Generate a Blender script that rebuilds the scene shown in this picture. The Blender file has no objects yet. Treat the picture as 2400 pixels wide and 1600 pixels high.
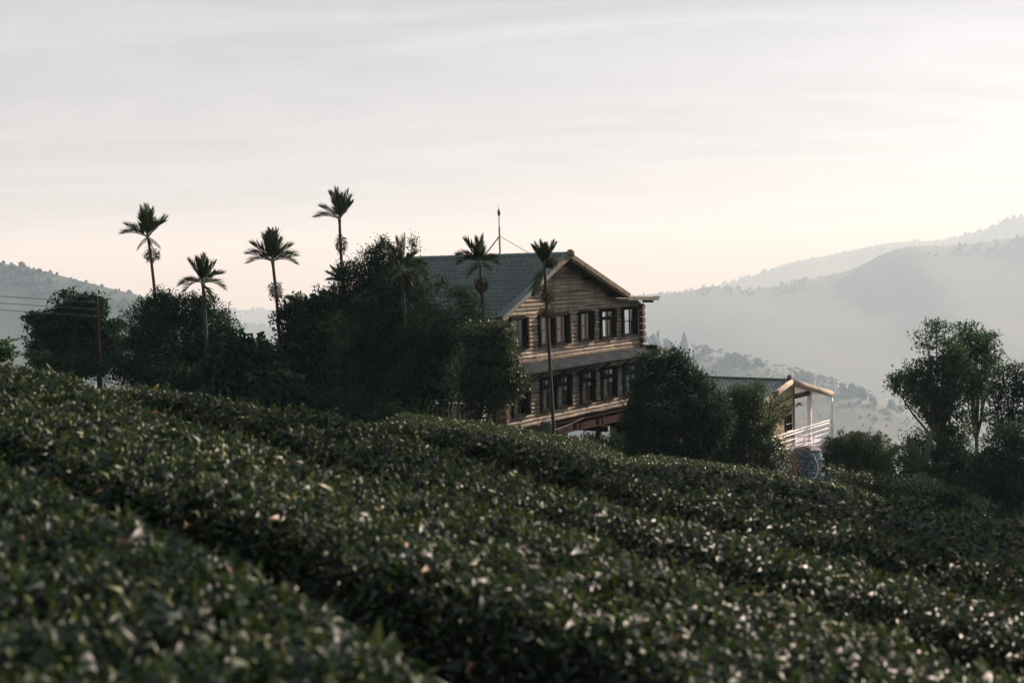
import bpy, bmesh, math, random
import numpy as np
from mathutils import Matrix, Vector

# ------------------------------------------------------------------ camera
SC = bpy.context.scene
F_PX, PITCH, ROLL = 3000.0, math.radians(3.70), math.radians(-1.6)
CAM_R = Matrix.Rotation(math.pi / 2 - PITCH, 3, 'X') @ Matrix.Rotation(ROLL, 3, 'Z')
cam_data = bpy.data.cameras.new('camera')
cam = bpy.data.objects.new('camera', cam_data)
SC.collection.objects.link(cam)
cam.matrix_world = CAM_R.to_4x4()
cam_data.sensor_width = 36.0
cam_data.lens = F_PX / 2400.0 * 36.0
cam_data.clip_start = 0.1
cam_data.clip_end = 40000.0
cam_data.dof.use_dof = True
cam_data.dof.focus_distance = 62.0
cam_data.dof.aperture_fstop = 2.5
SC.camera = cam

# ------------------------------------------------------------------ sun and sky
SUN_AZ, SUN_EL = math.radians(52), math.radians(25)
SUN_DIR = Vector((math.sin(SUN_AZ) * math.cos(SUN_EL), math.cos(SUN_AZ) * math.cos(SUN_EL), math.sin(SUN_EL)))
sun_data = bpy.data.lights.new('sun', 'SUN')
sun_data.energy = 5.0
sun_data.angle = math.radians(0.6)
sun_data.color = (1.0, 0.81, 0.69)
sun = bpy.data.objects.new('sun', sun_data)
SC.collection.objects.link(sun)
sun.rotation_mode = 'QUATERNION'
sun.rotation_quaternion = SUN_DIR.to_track_quat('Z', 'Y')
sun.location = (60, 40, 60)

world = bpy.data.worlds.new('World')
SC.world = world
world.use_nodes = True
wn, wl = world.node_tree.nodes, world.node_tree.links
wn.clear()
w_out = wn.new('ShaderNodeOutputWorld')
w_bg = wn.new('ShaderNodeBackground')
w_sky = wn.new('ShaderNodeTexSky')
w_sky.sky_type = 'NISHITA'
w_sky.sun_disc = False
w_sky.sun_elevation = SUN_EL
w_sky.sun_rotation = SUN_AZ
w_sky.altitude = 600
w_sky.air_density = 1.0
w_sky.dust_density = 2.0
w_sky.ozone_density = 1.0
SKY_STRENGTH = 0.038
w_bg.inputs['Strength'].default_value = SKY_STRENGTH
# thin veil of cirrus over the whole sky: wind-drawn streaks from stretched noise on a flat cloud deck
w_tc = wn.new('ShaderNodeTexCoord')
w_sep = wn.new('ShaderNodeSeparateXYZ')
wl.new(w_tc.outputs['Generated'], w_sep.inputs[0])
w_z = wn.new('ShaderNodeMath'); w_z.operation = 'MAXIMUM'; w_z.inputs[1].default_value = 0.0
wl.new(w_sep.outputs['Z'], w_z.inputs[0])
w_za = wn.new('ShaderNodeMath'); w_za.operation = 'ADD'; w_za.inputs[1].default_value = 0.06
wl.new(w_z.outputs[0], w_za.inputs[0])
w_div = wn.new('ShaderNodeVectorMath'); w_div.operation = 'DIVIDE'
w_comb = wn.new('ShaderNodeCombineXYZ')
for k in range(3):
    wl.new(w_za.outputs[0], w_comb.inputs[k])
wl.new(w_tc.outputs['Generated'], w_div.inputs[0])
wl.new(w_comb.outputs[0], w_div.inputs[1])
w_map = wn.new('ShaderNodeMapping')
w_map.inputs['Rotation'].default_value = (0, 0, math.radians(-22))
w_map.inputs['Scale'].default_value = (0.30, 0.62, 0.0)
w_map.inputs['Location'].default_value = (3.1, 1.7, 0)
wl.new(w_div.outputs[0], w_map.inputs['Vector'])
w_n = wn.new('ShaderNodeTexNoise')
w_n.inputs['Scale'].default_value = 1.6
w_n.inputs['Detail'].default_value = 5
w_n.inputs['Roughness'].default_value = 0.58
w_n.inputs['Distortion'].default_value = 1.4
wl.new(w_map.outputs[0], w_n.inputs['Vector'])
w_ramp = wn.new('ShaderNodeMapRange')
w_ramp.inputs['From Min'].default_value = 0.32
w_ramp.inputs['From Max'].default_value = 0.70
w_ramp.inputs['To Min'].default_value = 0.86
w_ramp.inputs['To Max'].default_value = 0.98
wl.new(w_n.outputs['Fac'], w_ramp.inputs['Value'])
# the veil scatters the light of the sky behind it: same brightness, drained of blue
w_bw = wn.new('ShaderNodeRGBToBW')
wl.new(w_sky.outputs[0], w_bw.inputs[0])
w_veil = wn.new('ShaderNodeMix'); w_veil.data_type = 'RGBA'; w_veil.blend_type = 'MULTIPLY'
w_veil.inputs['Factor'].default_value = 1.0
w_lift = wn.new('ShaderNodeMath'); w_lift.operation = 'MULTIPLY_ADD'
VEIL_GAIN, VEIL_BASE = 0.62, 6.0
w_lift.inputs[1].default_value = VEIL_GAIN
w_lift.inputs[2].default_value = VEIL_BASE
wl.new(w_bw.outputs[0], w_lift.inputs[0])
wl.new(w_lift.outputs[0], w_veil.inputs['A'])
w_veil.inputs['B'].default_value = (0.98, 0.965, 0.995, 1)
# denser streaks scatter more of the low sun and read brighter
w_st = wn.new('ShaderNodeMapRange')
w_st.inputs['From Min'].default_value = 0.35
w_st.inputs['From Max'].default_value = 0.68
w_st.inputs['To Min'].default_value = 1.0
w_st.inputs['To Max'].default_value = 1.13
wl.new(w_n.outputs['Fac'], w_st.inputs['Value'])
w_vs = wn.new('ShaderNodeVectorMath'); w_vs.operation = 'SCALE'
wl.new(w_veil.outputs['Result'], w_vs.inputs[0]); wl.new(w_st.outputs[0], w_vs.inputs['Scale'])
w_mix = wn.new('ShaderNodeMix'); w_mix.data_type = 'RGBA'
wl.new(w_ramp.outputs[0], w_mix.inputs['Factor'])
wl.new(w_sky.outputs[0], w_mix.inputs['A'])
wl.new(w_vs.outputs[0], w_mix.inputs['B'])
wl.new(w_mix.outputs['Result'], w_bg.inputs['Color'])
wl.new(w_bg.outputs[0], w_out.inputs['Surface'])

SC.view_settings.view_transform = 'Standard'
SC.view_settings.look = 'None'
SC.view_settings.gamma = 1.0
SC.view_settings.exposure = 0.98
SC.view_settings.use_curve_mapping = False
SC.render.engine = 'CYCLES'
SC.cycles.use_denoising = True
SC.cycles.max_bounces = 6
SC.cycles.diffuse_bounces = 3
SC.cycles.glossy_bounces = 2
SC.cycles.transmission_bounces = 3
SC.cycles.transparent_max_bounces = 16
SC.cycles.volume_bounces = 0
SC.cycles.sample_clamp_indirect = 4.0

# ------------------------------------------------------------------ helpers
random.seed(7)
RNG = np.random.default_rng(7)
COL = SC.collection

def ray(px, py):
    return CAM_R @ Vector(((px - 1200) / F_PX, -(py - 800) / F_PX, -1.0))

def at(px, py, Y):
    """real-world point at distance Y into the scene"""
    d = ray(px, py)
    return d * (Y / d.y)

def tag(o, label=None, cat=None, group=None, kind=None):
    if label: o['label'] = label
    if cat: o['category'] = cat
    if group: o['group'] = group
    if kind: o['kind'] = kind
    return o

def empty(name, loc=(0, 0, 0), rz=0.0):
    o = bpy.data.objects.new(name, None)
    COL.objects.link(o)
    o.location = loc
    o.rotation_euler = (0, 0, rz)
    o.empty_display_size = 0.2
    return o

def link_mesh(name, me, mat=None, parent=None):
    o = bpy.data.objects.new(name, me)
    COL.objects.link(o)
    if mat is not None and len(me.materials) == 0:
        me.materials.append(mat)
    if parent is not None:
        o.parent = parent
    return o

def np_mesh(name, verts, faces, smooth=True, attr=None):
    """verts (N,3); faces (M,k) with one k"""
    verts = np.ascontiguousarray(verts, dtype=np.float32)
    faces = np.ascontiguousarray(faces, dtype=np.int32)
    me = bpy.data.meshes.new(name)
    me.vertices.add(len(verts))
    me.vertices.foreach_set('co', verts.ravel())
    k = faces.shape[1]
    me.loops.add(faces.size)
    me.loops.foreach_set('vertex_index', faces.ravel())
    me.polygons.add(len(faces))
    me.polygons.foreach_set('loop_start', np.arange(0, faces.size, k, dtype=np.int32))
    me.polygons.foreach_set('loop_total', np.full(len(faces), k, dtype=np.int32))
    if smooth:
        me.polygons.foreach_set('use_smooth', np.ones(len(faces), dtype=bool))
    if attr is not None:
        a = me.attributes.new('rnd', 'FLOAT', 'POINT')
        a.data.foreach_set('value', np.ascontiguousarray(attr, dtype=np.float32))
    me.update()
    me.validate()
    return me

class MB:
    """collects simple shapes into one mesh"""
    def __init__(s):
        s.v, s.f = [], []
    def add(s, vs, fs):
        b = len(s.v)
        s.v += [tuple(p) for p in vs]
        s.f += [tuple(i + b for i in f) for f in fs]
        return s
    def box(s, x0, x1, y0, y1, z0, z1):
        vs = [(x, y, z) for z in (z0, z1) for y in (y0, y1) for x in (x0, x1)]
        return s.add(vs, [(0, 2, 3, 1), (4, 5, 7, 6), (0, 1, 5, 4), (2, 6, 7, 3), (0, 4, 6, 2), (1, 3, 7, 5)])
    def beam(s, a, b, w, h, up=(0, 0, 1)):
        a, b, up = Vector(a), Vector(b), Vector(up)
        d = (b - a).normalized()
        sd = d.cross(up).normalized()
        u2 = sd.cross(d)
        vs = []
        for p in (a, b):
            for i, j in ((-1, -1), (1, -1), (1, 1), (-1, 1)):
                vs.append(p + sd * (i * w / 2) + u2 * (j * h / 2))
        return s.add(vs, [(3, 2, 1, 0), (4, 5, 6, 7), (0, 1, 5, 4), (1, 2, 6, 5), (2, 3, 7, 6), (3, 0, 4, 7)])
    def tube(s, pts, radii, n=8, cap=True):
        pts = [Vector(p) for p in pts]
        if not hasattr(radii, '__len__'):
            radii = [radii] * len(pts)
        rings = []
        ref = None
        for i, p in enumerate(pts):
            d = (pts[min(i + 1, len(pts) - 1)] - pts[max(i - 1, 0)])
            d = d.normalized() if d.length > 1e-9 else Vector((0, 0, 1))
            if ref is None:
                ref = Vector((1, 0, 0)) if abs(d.x) < 0.8 else Vector((0, 1, 0))
            a = (ref - d * ref.dot(d)).normalized()
            ref = a
            b = d.cross(a)
            rings.append([p + (a * math.cos(2 * math.pi * k / n) + b * math.sin(2 * math.pi * k / n)) * radii[i] for k in range(n)])
        vs = [q for r in rings for q in r]
        fs = []
        for i in range(len(rings) - 1):
            for k in range(n):
                k2 = (k + 1) % n
                fs.append((i * n + k, i * n + k2, (i + 1) * n + k2, (i + 1) * n + k))
        if cap:
            fs.append(tuple(range(n - 1, -1, -1)))
            fs.append(tuple((len(rings) - 1) * n + k for k in range(n)))
        return s.add(vs, fs)
    def lathe(s, prof, n=24, c=(0, 0, 0)):
        vs = [(c[0] + r * math.cos(2 * math.pi * k / n), c[1] + r * math.sin(2 * math.pi * k / n), c[2] + z) for r, z in prof for k in range(n)]
        fs = [(i * n + k, i * n + (k + 1) % n, (i + 1) * n + (k + 1) % n, (i + 1) * n + k) for i in range(len(prof) - 1) for k in range(n)]
        fs.append(tuple(range(n - 1, -1, -1)))
        fs.append(tuple((len(prof) - 1) * n + k for k in range(n)))
        return s.add(vs, fs)
    def mesh(s, name, smooth=False):
        me = bpy.data.meshes.new(name)
        me.from_pydata(s.v, [], s.f)
        if smooth:
            me.polygons.foreach_set('use_smooth', [True] * len(me.polygons))
        me.update()
        return me
    def build(s, name, mat, parent=None, smooth=False):
        return link_mesh(name, s.mesh(name, smooth), mat, parent)

# ------------------------------------------------------------------ materials
def new_mat(name):
    m = bpy.data.materials.new(name)
    m.use_nodes = True
    nt = m.node_tree
    return m, nt, nt.nodes, nt.links, nt.nodes['Principled BSDF']

def noise_mat(name, c1, c2, scale=4.0, rough=0.7, bump=0.0, stretch=(1, 1, 1), detail=6, obj_random=0.0, metallic=0.0, spec=0.5, lo=0.35, hi=0.65, bump_scale=None):
    m, nt, N, L, P = new_mat(name)
    tc = N.new('ShaderNodeTexCoord')
    mp = N.new('ShaderNodeMapping')
    mp.inputs['Scale'].default_value = stretch
    L.new(tc.outputs['Object'], mp.inputs['Vector'])
    vec = mp.outputs[0]
    if obj_random:
        oi = N.new('ShaderNodeObjectInfo')
        ad = N.new('ShaderNodeVectorMath'); ad.operation = 'ADD'
        sc = N.new('ShaderNodeMath'); sc.operation = 'MULTIPLY'; sc.inputs[1].default_value = 37.0
        L.new(oi.outputs['Random'], sc.inputs[0])
        L.new(mp.outputs[0], ad.inputs[0]); L.new(sc.outputs[0], ad.inputs[1])
        vec = ad.outputs[0]
    nz = N.new('ShaderNodeTexNoise')
    nz.inputs['Scale'].default_value = scale
    nz.inputs['Detail'].default_value = detail
    L.new(vec, nz.inputs['Vector'])
    rp = N.new('ShaderNodeValToRGB')
    rp.color_ramp.elements[0].position = lo; rp.color_ramp.elements[0].color = (*c1, 1)
    rp.color_ramp.elements[1].position = hi; rp.color_ramp.elements[1].color = (*c2, 1)
    L.new(nz.outputs['Fac'], rp.inputs[0])
    out = rp.outputs[0]
    if obj_random:
        hs = N.new('ShaderNodeHueSaturation')
        mr = N.new('ShaderNodeMapRange')
        mr.inputs['To Min'].default_value = 1 - obj_random
        mr.inputs['To Max'].default_value = 1 + obj_random
        L.new(oi.outputs['Random'], mr.inputs['Value'])
        L.new(mr.outputs[0], hs.inputs['Value'])
        L.new(out, hs.inputs['Color'])
        out = hs.outputs[0]
    L.new(out, P.inputs['Base Color'])
    P.inputs['Roughness'].default_value = rough
    P.inputs['Metallic'].default_value = metallic
    P.inputs['Specular IOR Level'].default_value = spec
    if bump:
        bp = N.new('ShaderNodeBump')
        bp.inputs['Strength'].default_value = bump
        bp.inputs['Distance'].default_value = 0.02
        src = nz
        if bump_scale:
            src = N.new('ShaderNodeTexNoise'); src.inputs['Scale'].default_value = bump_scale; src.inputs['Detail'].default_value = 4
            L.new(vec, src.inputs['Vector'])
        L.new(src.outputs['Fac'], bp.inputs['Height'])
        L.new(bp.outputs[0], P.inputs['Normal'])
    return m

def leaf_mat(name, stops, rough=0.45, spec=0.5, trans=0.25, trans_col=(0.12, 0.2, 0.03)):
    """leaf colour picked per leaf from a ramp; some light passes through the blade"""
    m, nt, N, L, P = new_mat(name)
    at_ = N.new('ShaderNodeAttribute'); at_.attribute_name = 'rnd'
    rp = N.new('ShaderNodeValToRGB')
    els = rp.color_ramp.elements
    els[0].position, els[0].color = stops[0][0], (*stops[0][1], 1)
    els[1].position, els[1].color = stops[-1][0], (*stops[-1][1], 1)
    for p, c in stops[1:-1]:
        e = els.new(p); e.color = (*c, 1)
    L.new(at_.outputs['Fac'], rp.inputs[0])
    L.new(rp.outputs[0], P.inputs['Base Color'])
    P.inputs['Roughness'].default_value = rough
    P.inputs['Specular IOR Level'].default_value = spec
    tr = N.new('ShaderNodeBsdfTranslucent')
    mm = N.new('ShaderNodeMix'); mm.data_type = 'RGBA'; mm.inputs['Factor'].default_value = 0.5
    L.new(rp.outputs[0], mm.inputs['A'])
    mm.inputs['B'].default_value = (*trans_col, 1)
    L.new(mm.outputs['Result'], tr.inputs['Color'])
    mx = N.new('ShaderNodeMixShader'); mx.inputs[0].default_value = trans
    L.new(P.outputs[0], mx.inputs[1]); L.new(tr.outputs[0], mx.inputs[2])
    L.new(mx.outputs[0], N['Material Output'].inputs['Surface'])
    return m

def glass_mat(name, tint=(0.93, 0.96, 0.96), rough=0.02):
    m, nt, N, L, P = new_mat(name)
    N.remove(P)
    lw = N.new('ShaderNodeLayerWeight'); lw.inputs['Blend'].default_value = 0.5
    pw = N.new('ShaderNodeMath'); pw.operation = 'POWER'; pw.inputs[1].default_value = 5.0
    L.new(lw.outputs['Facing'], pw.inputs[0])
    fr = N.new('ShaderNodeMath'); fr.operation = 'MULTIPLY_ADD'; fr.inputs[1].default_value = 0.96; fr.inputs[2].default_value = 0.04
    L.new(pw.outputs[0], fr.inputs[0])
    g = N.new('ShaderNodeBsdfGlossy'); g.inputs['Roughness'].default_value = rough
    t = N.new('ShaderNodeBsdfTransparent'); t.inputs['Color'].default_value = (*tint, 1)
    mx = N.new('ShaderNodeMixShader')
    L.new(fr.outputs[0], mx.inputs[0]); L.new(t.outputs[0], mx.inputs[1]); L.new(g.outputs[0], mx.inputs[2])
    L.new(mx.outputs[0], N['Material Output'].inputs['Surface'])
    return m

M = {}
M['soil'] = noise_mat('soil', (0.02, 0.018, 0.011), (0.022, 0.032, 0.012), 0.6, 0.95, 0.6, bump_scale=9)
M['grass_far'] = noise_mat('valley_ground', (0.03, 0.045, 0.02), (0.07, 0.085, 0.04), 0.01, 0.95)
M['hill'] = noise_mat('hill_forest', (0.012, 0.022, 0.012), (0.036, 0.048, 0.026), 0.02, 0.95, detail=9, lo=0.4, hi=0.62)
M['hill_tree'] = noise_mat('far_tree', (0.018, 0.03, 0.015), (0.045, 0.06, 0.028), 0.05, 0.95)
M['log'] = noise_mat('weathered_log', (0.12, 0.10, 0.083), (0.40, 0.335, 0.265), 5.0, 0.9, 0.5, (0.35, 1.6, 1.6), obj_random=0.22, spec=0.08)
def add_stains(m, amount=0.6):
    """rain streaks, moss and dirt with shapes of their own, in the place's own coordinates"""
    nt = m.node_tree; N, L = nt.nodes, nt.links; P = N['Principled BSDF']
    src = P.inputs['Base Color'].links[0].from_socket
    ge = N.new('ShaderNodeNewGeometry'); mp = N.new('ShaderNodeMapping'); mp.inputs['Scale'].default_value = (1.7, 1.7, 0.28)
    L.new(ge.outputs['Position'], mp.inputs['Vector'])
    n1 = N.new('ShaderNodeTexNoise'); n1.inputs['Scale'].default_value = 1.0; n1.inputs['Detail'].default_value = 7; n1.inputs['Roughness'].default_value = 0.65
    L.new(mp.outputs[0], n1.inputs['Vector'])
    r1 = N.new('ShaderNodeMapRange'); r1.inputs['From Min'].default_value = 0.50; r1.inputs['From Max'].default_value = 0.68; r1.inputs['To Max'].default_value = amount
    L.new(n1.outputs['Fac'], r1.inputs['Value'])
    mx = N.new('ShaderNodeMix'); mx.data_type = 'RGBA'; L.new(r1.outputs[0], mx.inputs['Factor']); L.new(src, mx.inputs['A']); mx.inputs['B'].default_value = (0.055, 0.058, 0.036, 1)
    n2 = N.new('ShaderNodeTexNoise'); n2.inputs['Scale'].default_value = 9.0; n2.inputs['Detail'].default_value = 3
    L.new(ge.outputs['Position'], n2.inputs['Vector'])
    r2 = N.new('ShaderNodeMapRange'); r2.inputs['From Min'].default_value = 0.60; r2.inputs['From Max'].default_value = 0.70; r2.inputs['To Max'].default_value = 0.8
    L.new(n2.outputs['Fac'], r2.inputs['Value'])
    m2 = N.new('ShaderNodeMix'); m2.data_type = 'RGBA'; L.new(r2.outputs[0], m2.inputs['Factor']); L.new(mx.outputs['Result'], m2.inputs['A']); m2.inputs['B'].default_value = (0.05, 0.04, 0.03, 1)
    L.new(m2.outputs['Result'], P.inputs['Base Color'])
add_stains(M['log'])
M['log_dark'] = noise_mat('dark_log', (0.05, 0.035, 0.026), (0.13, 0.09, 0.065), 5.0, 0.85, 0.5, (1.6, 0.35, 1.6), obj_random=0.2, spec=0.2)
M['casing'] = noise_mat('dark_stained_wood', (0.012, 0.0095, 0.008), (0.026, 0.02, 0.016), 6.0, 0.95, 0.2, (2, 2, 0.4), spec=0.03)
M['fascia'] = noise_mat('lichened_fascia_wood', (0.10, 0.09, 0.06), (0.22, 0.19, 0.14), 3.0, 0.95, 0.4, (2, 2, 2), spec=0.04)
M['soffit'] = noise_mat('dark_soffit_wood', (0.045, 0.035, 0.028), (0.08, 0.06, 0.05), 4, 0.8)
M['roof'] = noise_mat('green_grey_metal_tiles', (0.06, 0.082, 0.082), (0.10, 0.128, 0.126), 1.1, 0.6, 0.1, spec=0.25, lo=0.3, hi=0.7)
M['roof2'] = noise_mat('grey_blue_metal_tiles', (0.09, 0.12, 0.125), (0.14, 0.17, 0.175), 1.5, 0.55, 0.1, spec=0.3)
M['trim'] = noise_mat('grey_green_metal_trim', (0.075, 0.10, 0.10), (0.11, 0.14, 0.14), 2, 0.6, spec=0.2)
M['corrugated'] = noise_mat('grey_corrugated_metal', (0.055, 0.065, 0.068), (0.12, 0.132, 0.135), 2.0, 0.7, 0.2, spec=0.15)
M['rust'] = noise_mat('red_oxide_steel', (0.02, 0.009, 0.007), (0.04, 0.016, 0.011), 3, 0.9, 0.2, spec=0.1)
M['curtain'] = noise_mat('beige_curtain', (0.32, 0.28, 0.24), (0.42, 0.38, 0.33), 3, 0.9)
M['orange'] = noise_mat('orange_cloth', (0.4, 0.11, 0.03), (0.5, 0.15, 0.05), 3, 0.9)
M['blind'] = noise_mat('white_blind', (0.55, 0.6, 0.6), (0.7, 0.74, 0.74), 3, 0.8)
M['interior'] = noise_mat('plywood_interior', (0.10, 0.075, 0.055), (0.16, 0.12, 0.09), 2, 0.9)
M['glass'] = glass_mat('window_glass')
M['pipe'] = noise_mat('grey_plastic_pipe', (0.11, 0.115, 0.115), (0.17, 0.175, 0.17), 4, 0.7, spec=0.1)
M['white_metal'] = noise_mat('white_painted_steel', (0.62, 0.6, 0.6), (0.78, 0.76, 0.75), 3, 0.45)
M['lilac_fascia'] = noise_mat('pale_lilac_deck_edge', (0.48, 0.48, 0.54), (0.6, 0.6, 0.66), 3, 0.5)
M['cream'] = noise_mat('cream_cladding', (0.42, 0.35, 0.22), (0.55, 0.47, 0.31), 2.0, 0.6, stretch=(2, 2, 0.5))
M['tan_trim'] = noise_mat('tan_barge_board', (0.27, 0.235, 0.185), (0.38, 0.335, 0.27), 2, 0.9, spec=0.05)
M['brown_post'] = noise_mat('red_brown_corner_post', (0.12, 0.05, 0.03), (0.18, 0.08, 0.05), 3, 0.6)
M['steel'] = noise_mat('stainless_steel', (0.4, 0.42, 0.43), (0.6, 0.6, 0.6), 3, 0.35, metallic=0.9)
M['galv'] = noise_mat('galvanised_pole', (0.3, 0.29, 0.28), (0.42, 0.40, 0.38), 4, 0.5, metallic=0.3)
M['dark_box'] = noise_mat('dark_weathered_plastic', (0.03, 0.035, 0.035), (0.07, 0.075, 0.075), 4, 0.6)
M['pole_wood'] = noise_mat('tarred_pole_wood', (0.012, 0.010, 0.009), (0.026, 0.021, 0.018), 4, 0.95, 0.5, (3, 3, 0.3), spec=0.03)
M['cable'] = noise_mat('black_cable', (0.02, 0.02, 0.02), (0.03, 0.03, 0.03), 2, 0.6)
M['bark'] = noise_mat('tree_bark', (0.03, 0.024, 0.018), (0.085, 0.07, 0.055), 5, 0.9, 0.6, (2, 2, 0.5))
M['palm_bark'] = noise_mat('ringed_palm_bark', (0.016, 0.014, 0.012), (0.05, 0.045, 0.038), 6, 0.95, 0.4, (0.4, 0.4, 3.0))
M['crownshaft'] = noise_mat('green_crownshaft', (0.05, 0.08, 0.03), (0.09, 0.12, 0.05), 3, 0.5)
M['hedge_core'] = noise_mat('hedge_twigs', (0.008, 0.01, 0.006), (0.02, 0.022, 0.012), 20, 0.95)
M['pebble_tank'] = None
M['tea'] = leaf_mat('tea_leaves', [(0.0, (0.005, 0.0125, 0.0095)), (0.5, (0.009, 0.0215, 0.015)), (0.78, (0.014, 0.031, 0.017)), (0.86, (0.035, 0.058, 0.018)), (0.97, (0.10, 0.12, 0.032)), (0.985, (0.12, 0.12, 0.035)), (1.0, (0.12, 0.07, 0.03))], rough=0.46, spec=0.24, trans=0.12, trans_col=(0.10, 0.17, 0.03))
M['tea_far'] = leaf_mat('far_tea_leaves', [(0.0, (0.009, 0.016, 0.009)), (1.0, (0.026, 0.032, 0.014))], rough=0.5, spec=0.3, trans=0.2)
M['leaf'] = leaf_mat('dark_tree_leaves', [(0.0, (0.004, 0.013, 0.009)), (0.7, (0.010, 0.030, 0.016)), (1.0, (0.024, 0.052, 0.022))], rough=0.7, spec=0.12, trans=0.2, trans_col=(0.05, 0.15, 0.04))
M['leaf_fresh'] = leaf_mat('fresh_tree_leaves', [(0.0, (0.010, 0.030, 0.014)), (0.7, (0.026, 0.062, 0.026)), (1.0, (0.048, 0.085, 0.028))], rough=0.7, spec=0.12, trans=0.28, trans_col=(0.08, 0.18, 0.04))
M['leaf_gloss'] = leaf_mat('small_glossy_leaves', [(0.0, (0.004, 0.014, 0.009)), (0.7, (0.012, 0.032, 0.017)), (1.0, (0.032, 0.058, 0.023))], rough=0.5, spec=0.25, trans=0.2)
M['leaf_dry'] = leaf_mat('dry_vine_leaves', [(0.0, (0.03, 0.022, 0.014)), (1.0, (0.10, 0.07, 0.04))], rough=0.7, spec=0.2, trans=0.2, trans_col=(0.2, 0.12, 0.05))
M['palm_leaf'] = leaf_mat('palm_leaflets', [(0.0, (0.007, 0.016, 0.008)), (0.8, (0.018, 0.036, 0.013)), (1.0, (0.04, 0.055, 0.015))], rough=0.55, spec=0.2, trans=0.15)
M['palm_dry'] = leaf_mat('dry_palm_strands', [(0.0, (0.02, 0.016, 0.011)), (1.0, (0.055, 0.04, 0.027))], rough=0.7, spec=0.2, trans=0.15)
M['cypress'] = leaf_mat('cypress_sprays', [(0.0, (0.014, 0.03, 0.012)), (0.7, (0.03, 0.055, 0.018)), (1.0, (0.10, 0.11, 0.035))], rough=0.55, spec=0.3, trans=0.2)
M['banana'] = leaf_mat('banana_leaves', [(0.0, (0.02, 0.05, 0.02)), (1.0, (0.045, 0.085, 0.03))], rough=0.4, spec=0.4, trans=0.3)
M['red_flower'] = noise_mat('red_petals', (0.5, 0.03, 0.02), (0.6, 0.06, 0.04), 4, 0.6)

# ------------------------------------------------------------------ terrain
def sstep(a, b, x):
    t = np.clip((x - a) / (b - a), 0, 1)
    return t * t * (3 - 2 * t)

VALLEY = -640.0
def vnoise(x, y, s, seed=0):
    """smooth sum-of-sines relief"""
    r = np.random.default_rng(100 + seed)
    out = 0
    for k in range(5):
        a = r.uniform(0, 6.28); fr = s * (1.0 + 0.7 * k); ph = r.uniform(0, 6.28)
        out = out + np.sin((x * math.cos(a) + y * math.sin(a)) * fr + ph) / (1 + k)
    return out / 2.2

def ground_z(x, y):
    x = np.asarray(x, float); y = np.asarray(y, float)
    xe = 45 * np.tanh(x / 45)
    yn = np.where(y < 0, 20 * np.tanh(y / 20), y)
    near = -1.66 - 0.185 * xe - 0.063 * yn
    dip = 1.6 * sstep(8, 14, y) * (1 - sstep(24, 36, y))
    far = 0.1 - 0.156 * xe - 0.15 * y - dip - 0.055 * np.maximum(xe, 0) * sstep(12, 18, y) * (1 - sstep(44, 60, y)) - 0.09 * np.maximum(xe - 10, 0) * sstep(44, 60, y) - 0.35 * sstep(34, 44, y) * (1 - sstep(44, 56, y))
    z = near + (far - near) * sstep(8.5, 15, y)
    drop = np.maximum(0, y - 92)
    z = z - 0.42 * drop * sstep(92, 140, y) - 0.0
    side = np.maximum(0, np.abs(x) - 70)
    z = z - 0.25 * side
    z = z + 0.05 * vnoise(x, y, 0.5) * sstep(14, 30, y)
    fl = VALLEY + 6 * vnoise(x, y, 0.004, 3)
    return np.where(z < fl + 40, fl + 40 * np.exp((z - fl - 40) / 40), z)

def gz(x, y):
    return float(ground_z(x, y))

def grid_axis(breaks):
    out = []
    for a, b, n in breaks:
        out += list(np.linspace(a, b, n, endpoint=False))
    out.append(breaks[-1][1])
    return np.array(out)

gx = grid_axis([(-17000, -900, 14), (-900, -120, 22), (-120, -40, 24), (-40, 40, 110), (40, 120, 24), (120, 900, 22), (900, 17000, 14)])
gy = grid_axis([(-300, -30, 10), (-30, 0, 14), (0, 30, 60), (30, 100, 70), (100, 300, 30), (300, 1200, 30), (1200, 17000, 24)])
GX, GY = np.meshgrid(gx, gy)
GZ = ground_z(GX, GY)
nyy, nxx = GX.shape
idx = np.arange(nxx * nyy).reshape(nyy, nxx)
quads = np.stack([idx[:-1, :-1], idx[:-1, 1:], idx[1:, 1:], idx[1:, :-1]], -1).reshape(-1, 4)
ground = link_mesh('ground', np_mesh('ground', np.stack([GX, GY, GZ], -1).reshape(-1, 3), quads), M['soil'])
tag(ground, kind='structure')

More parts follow.
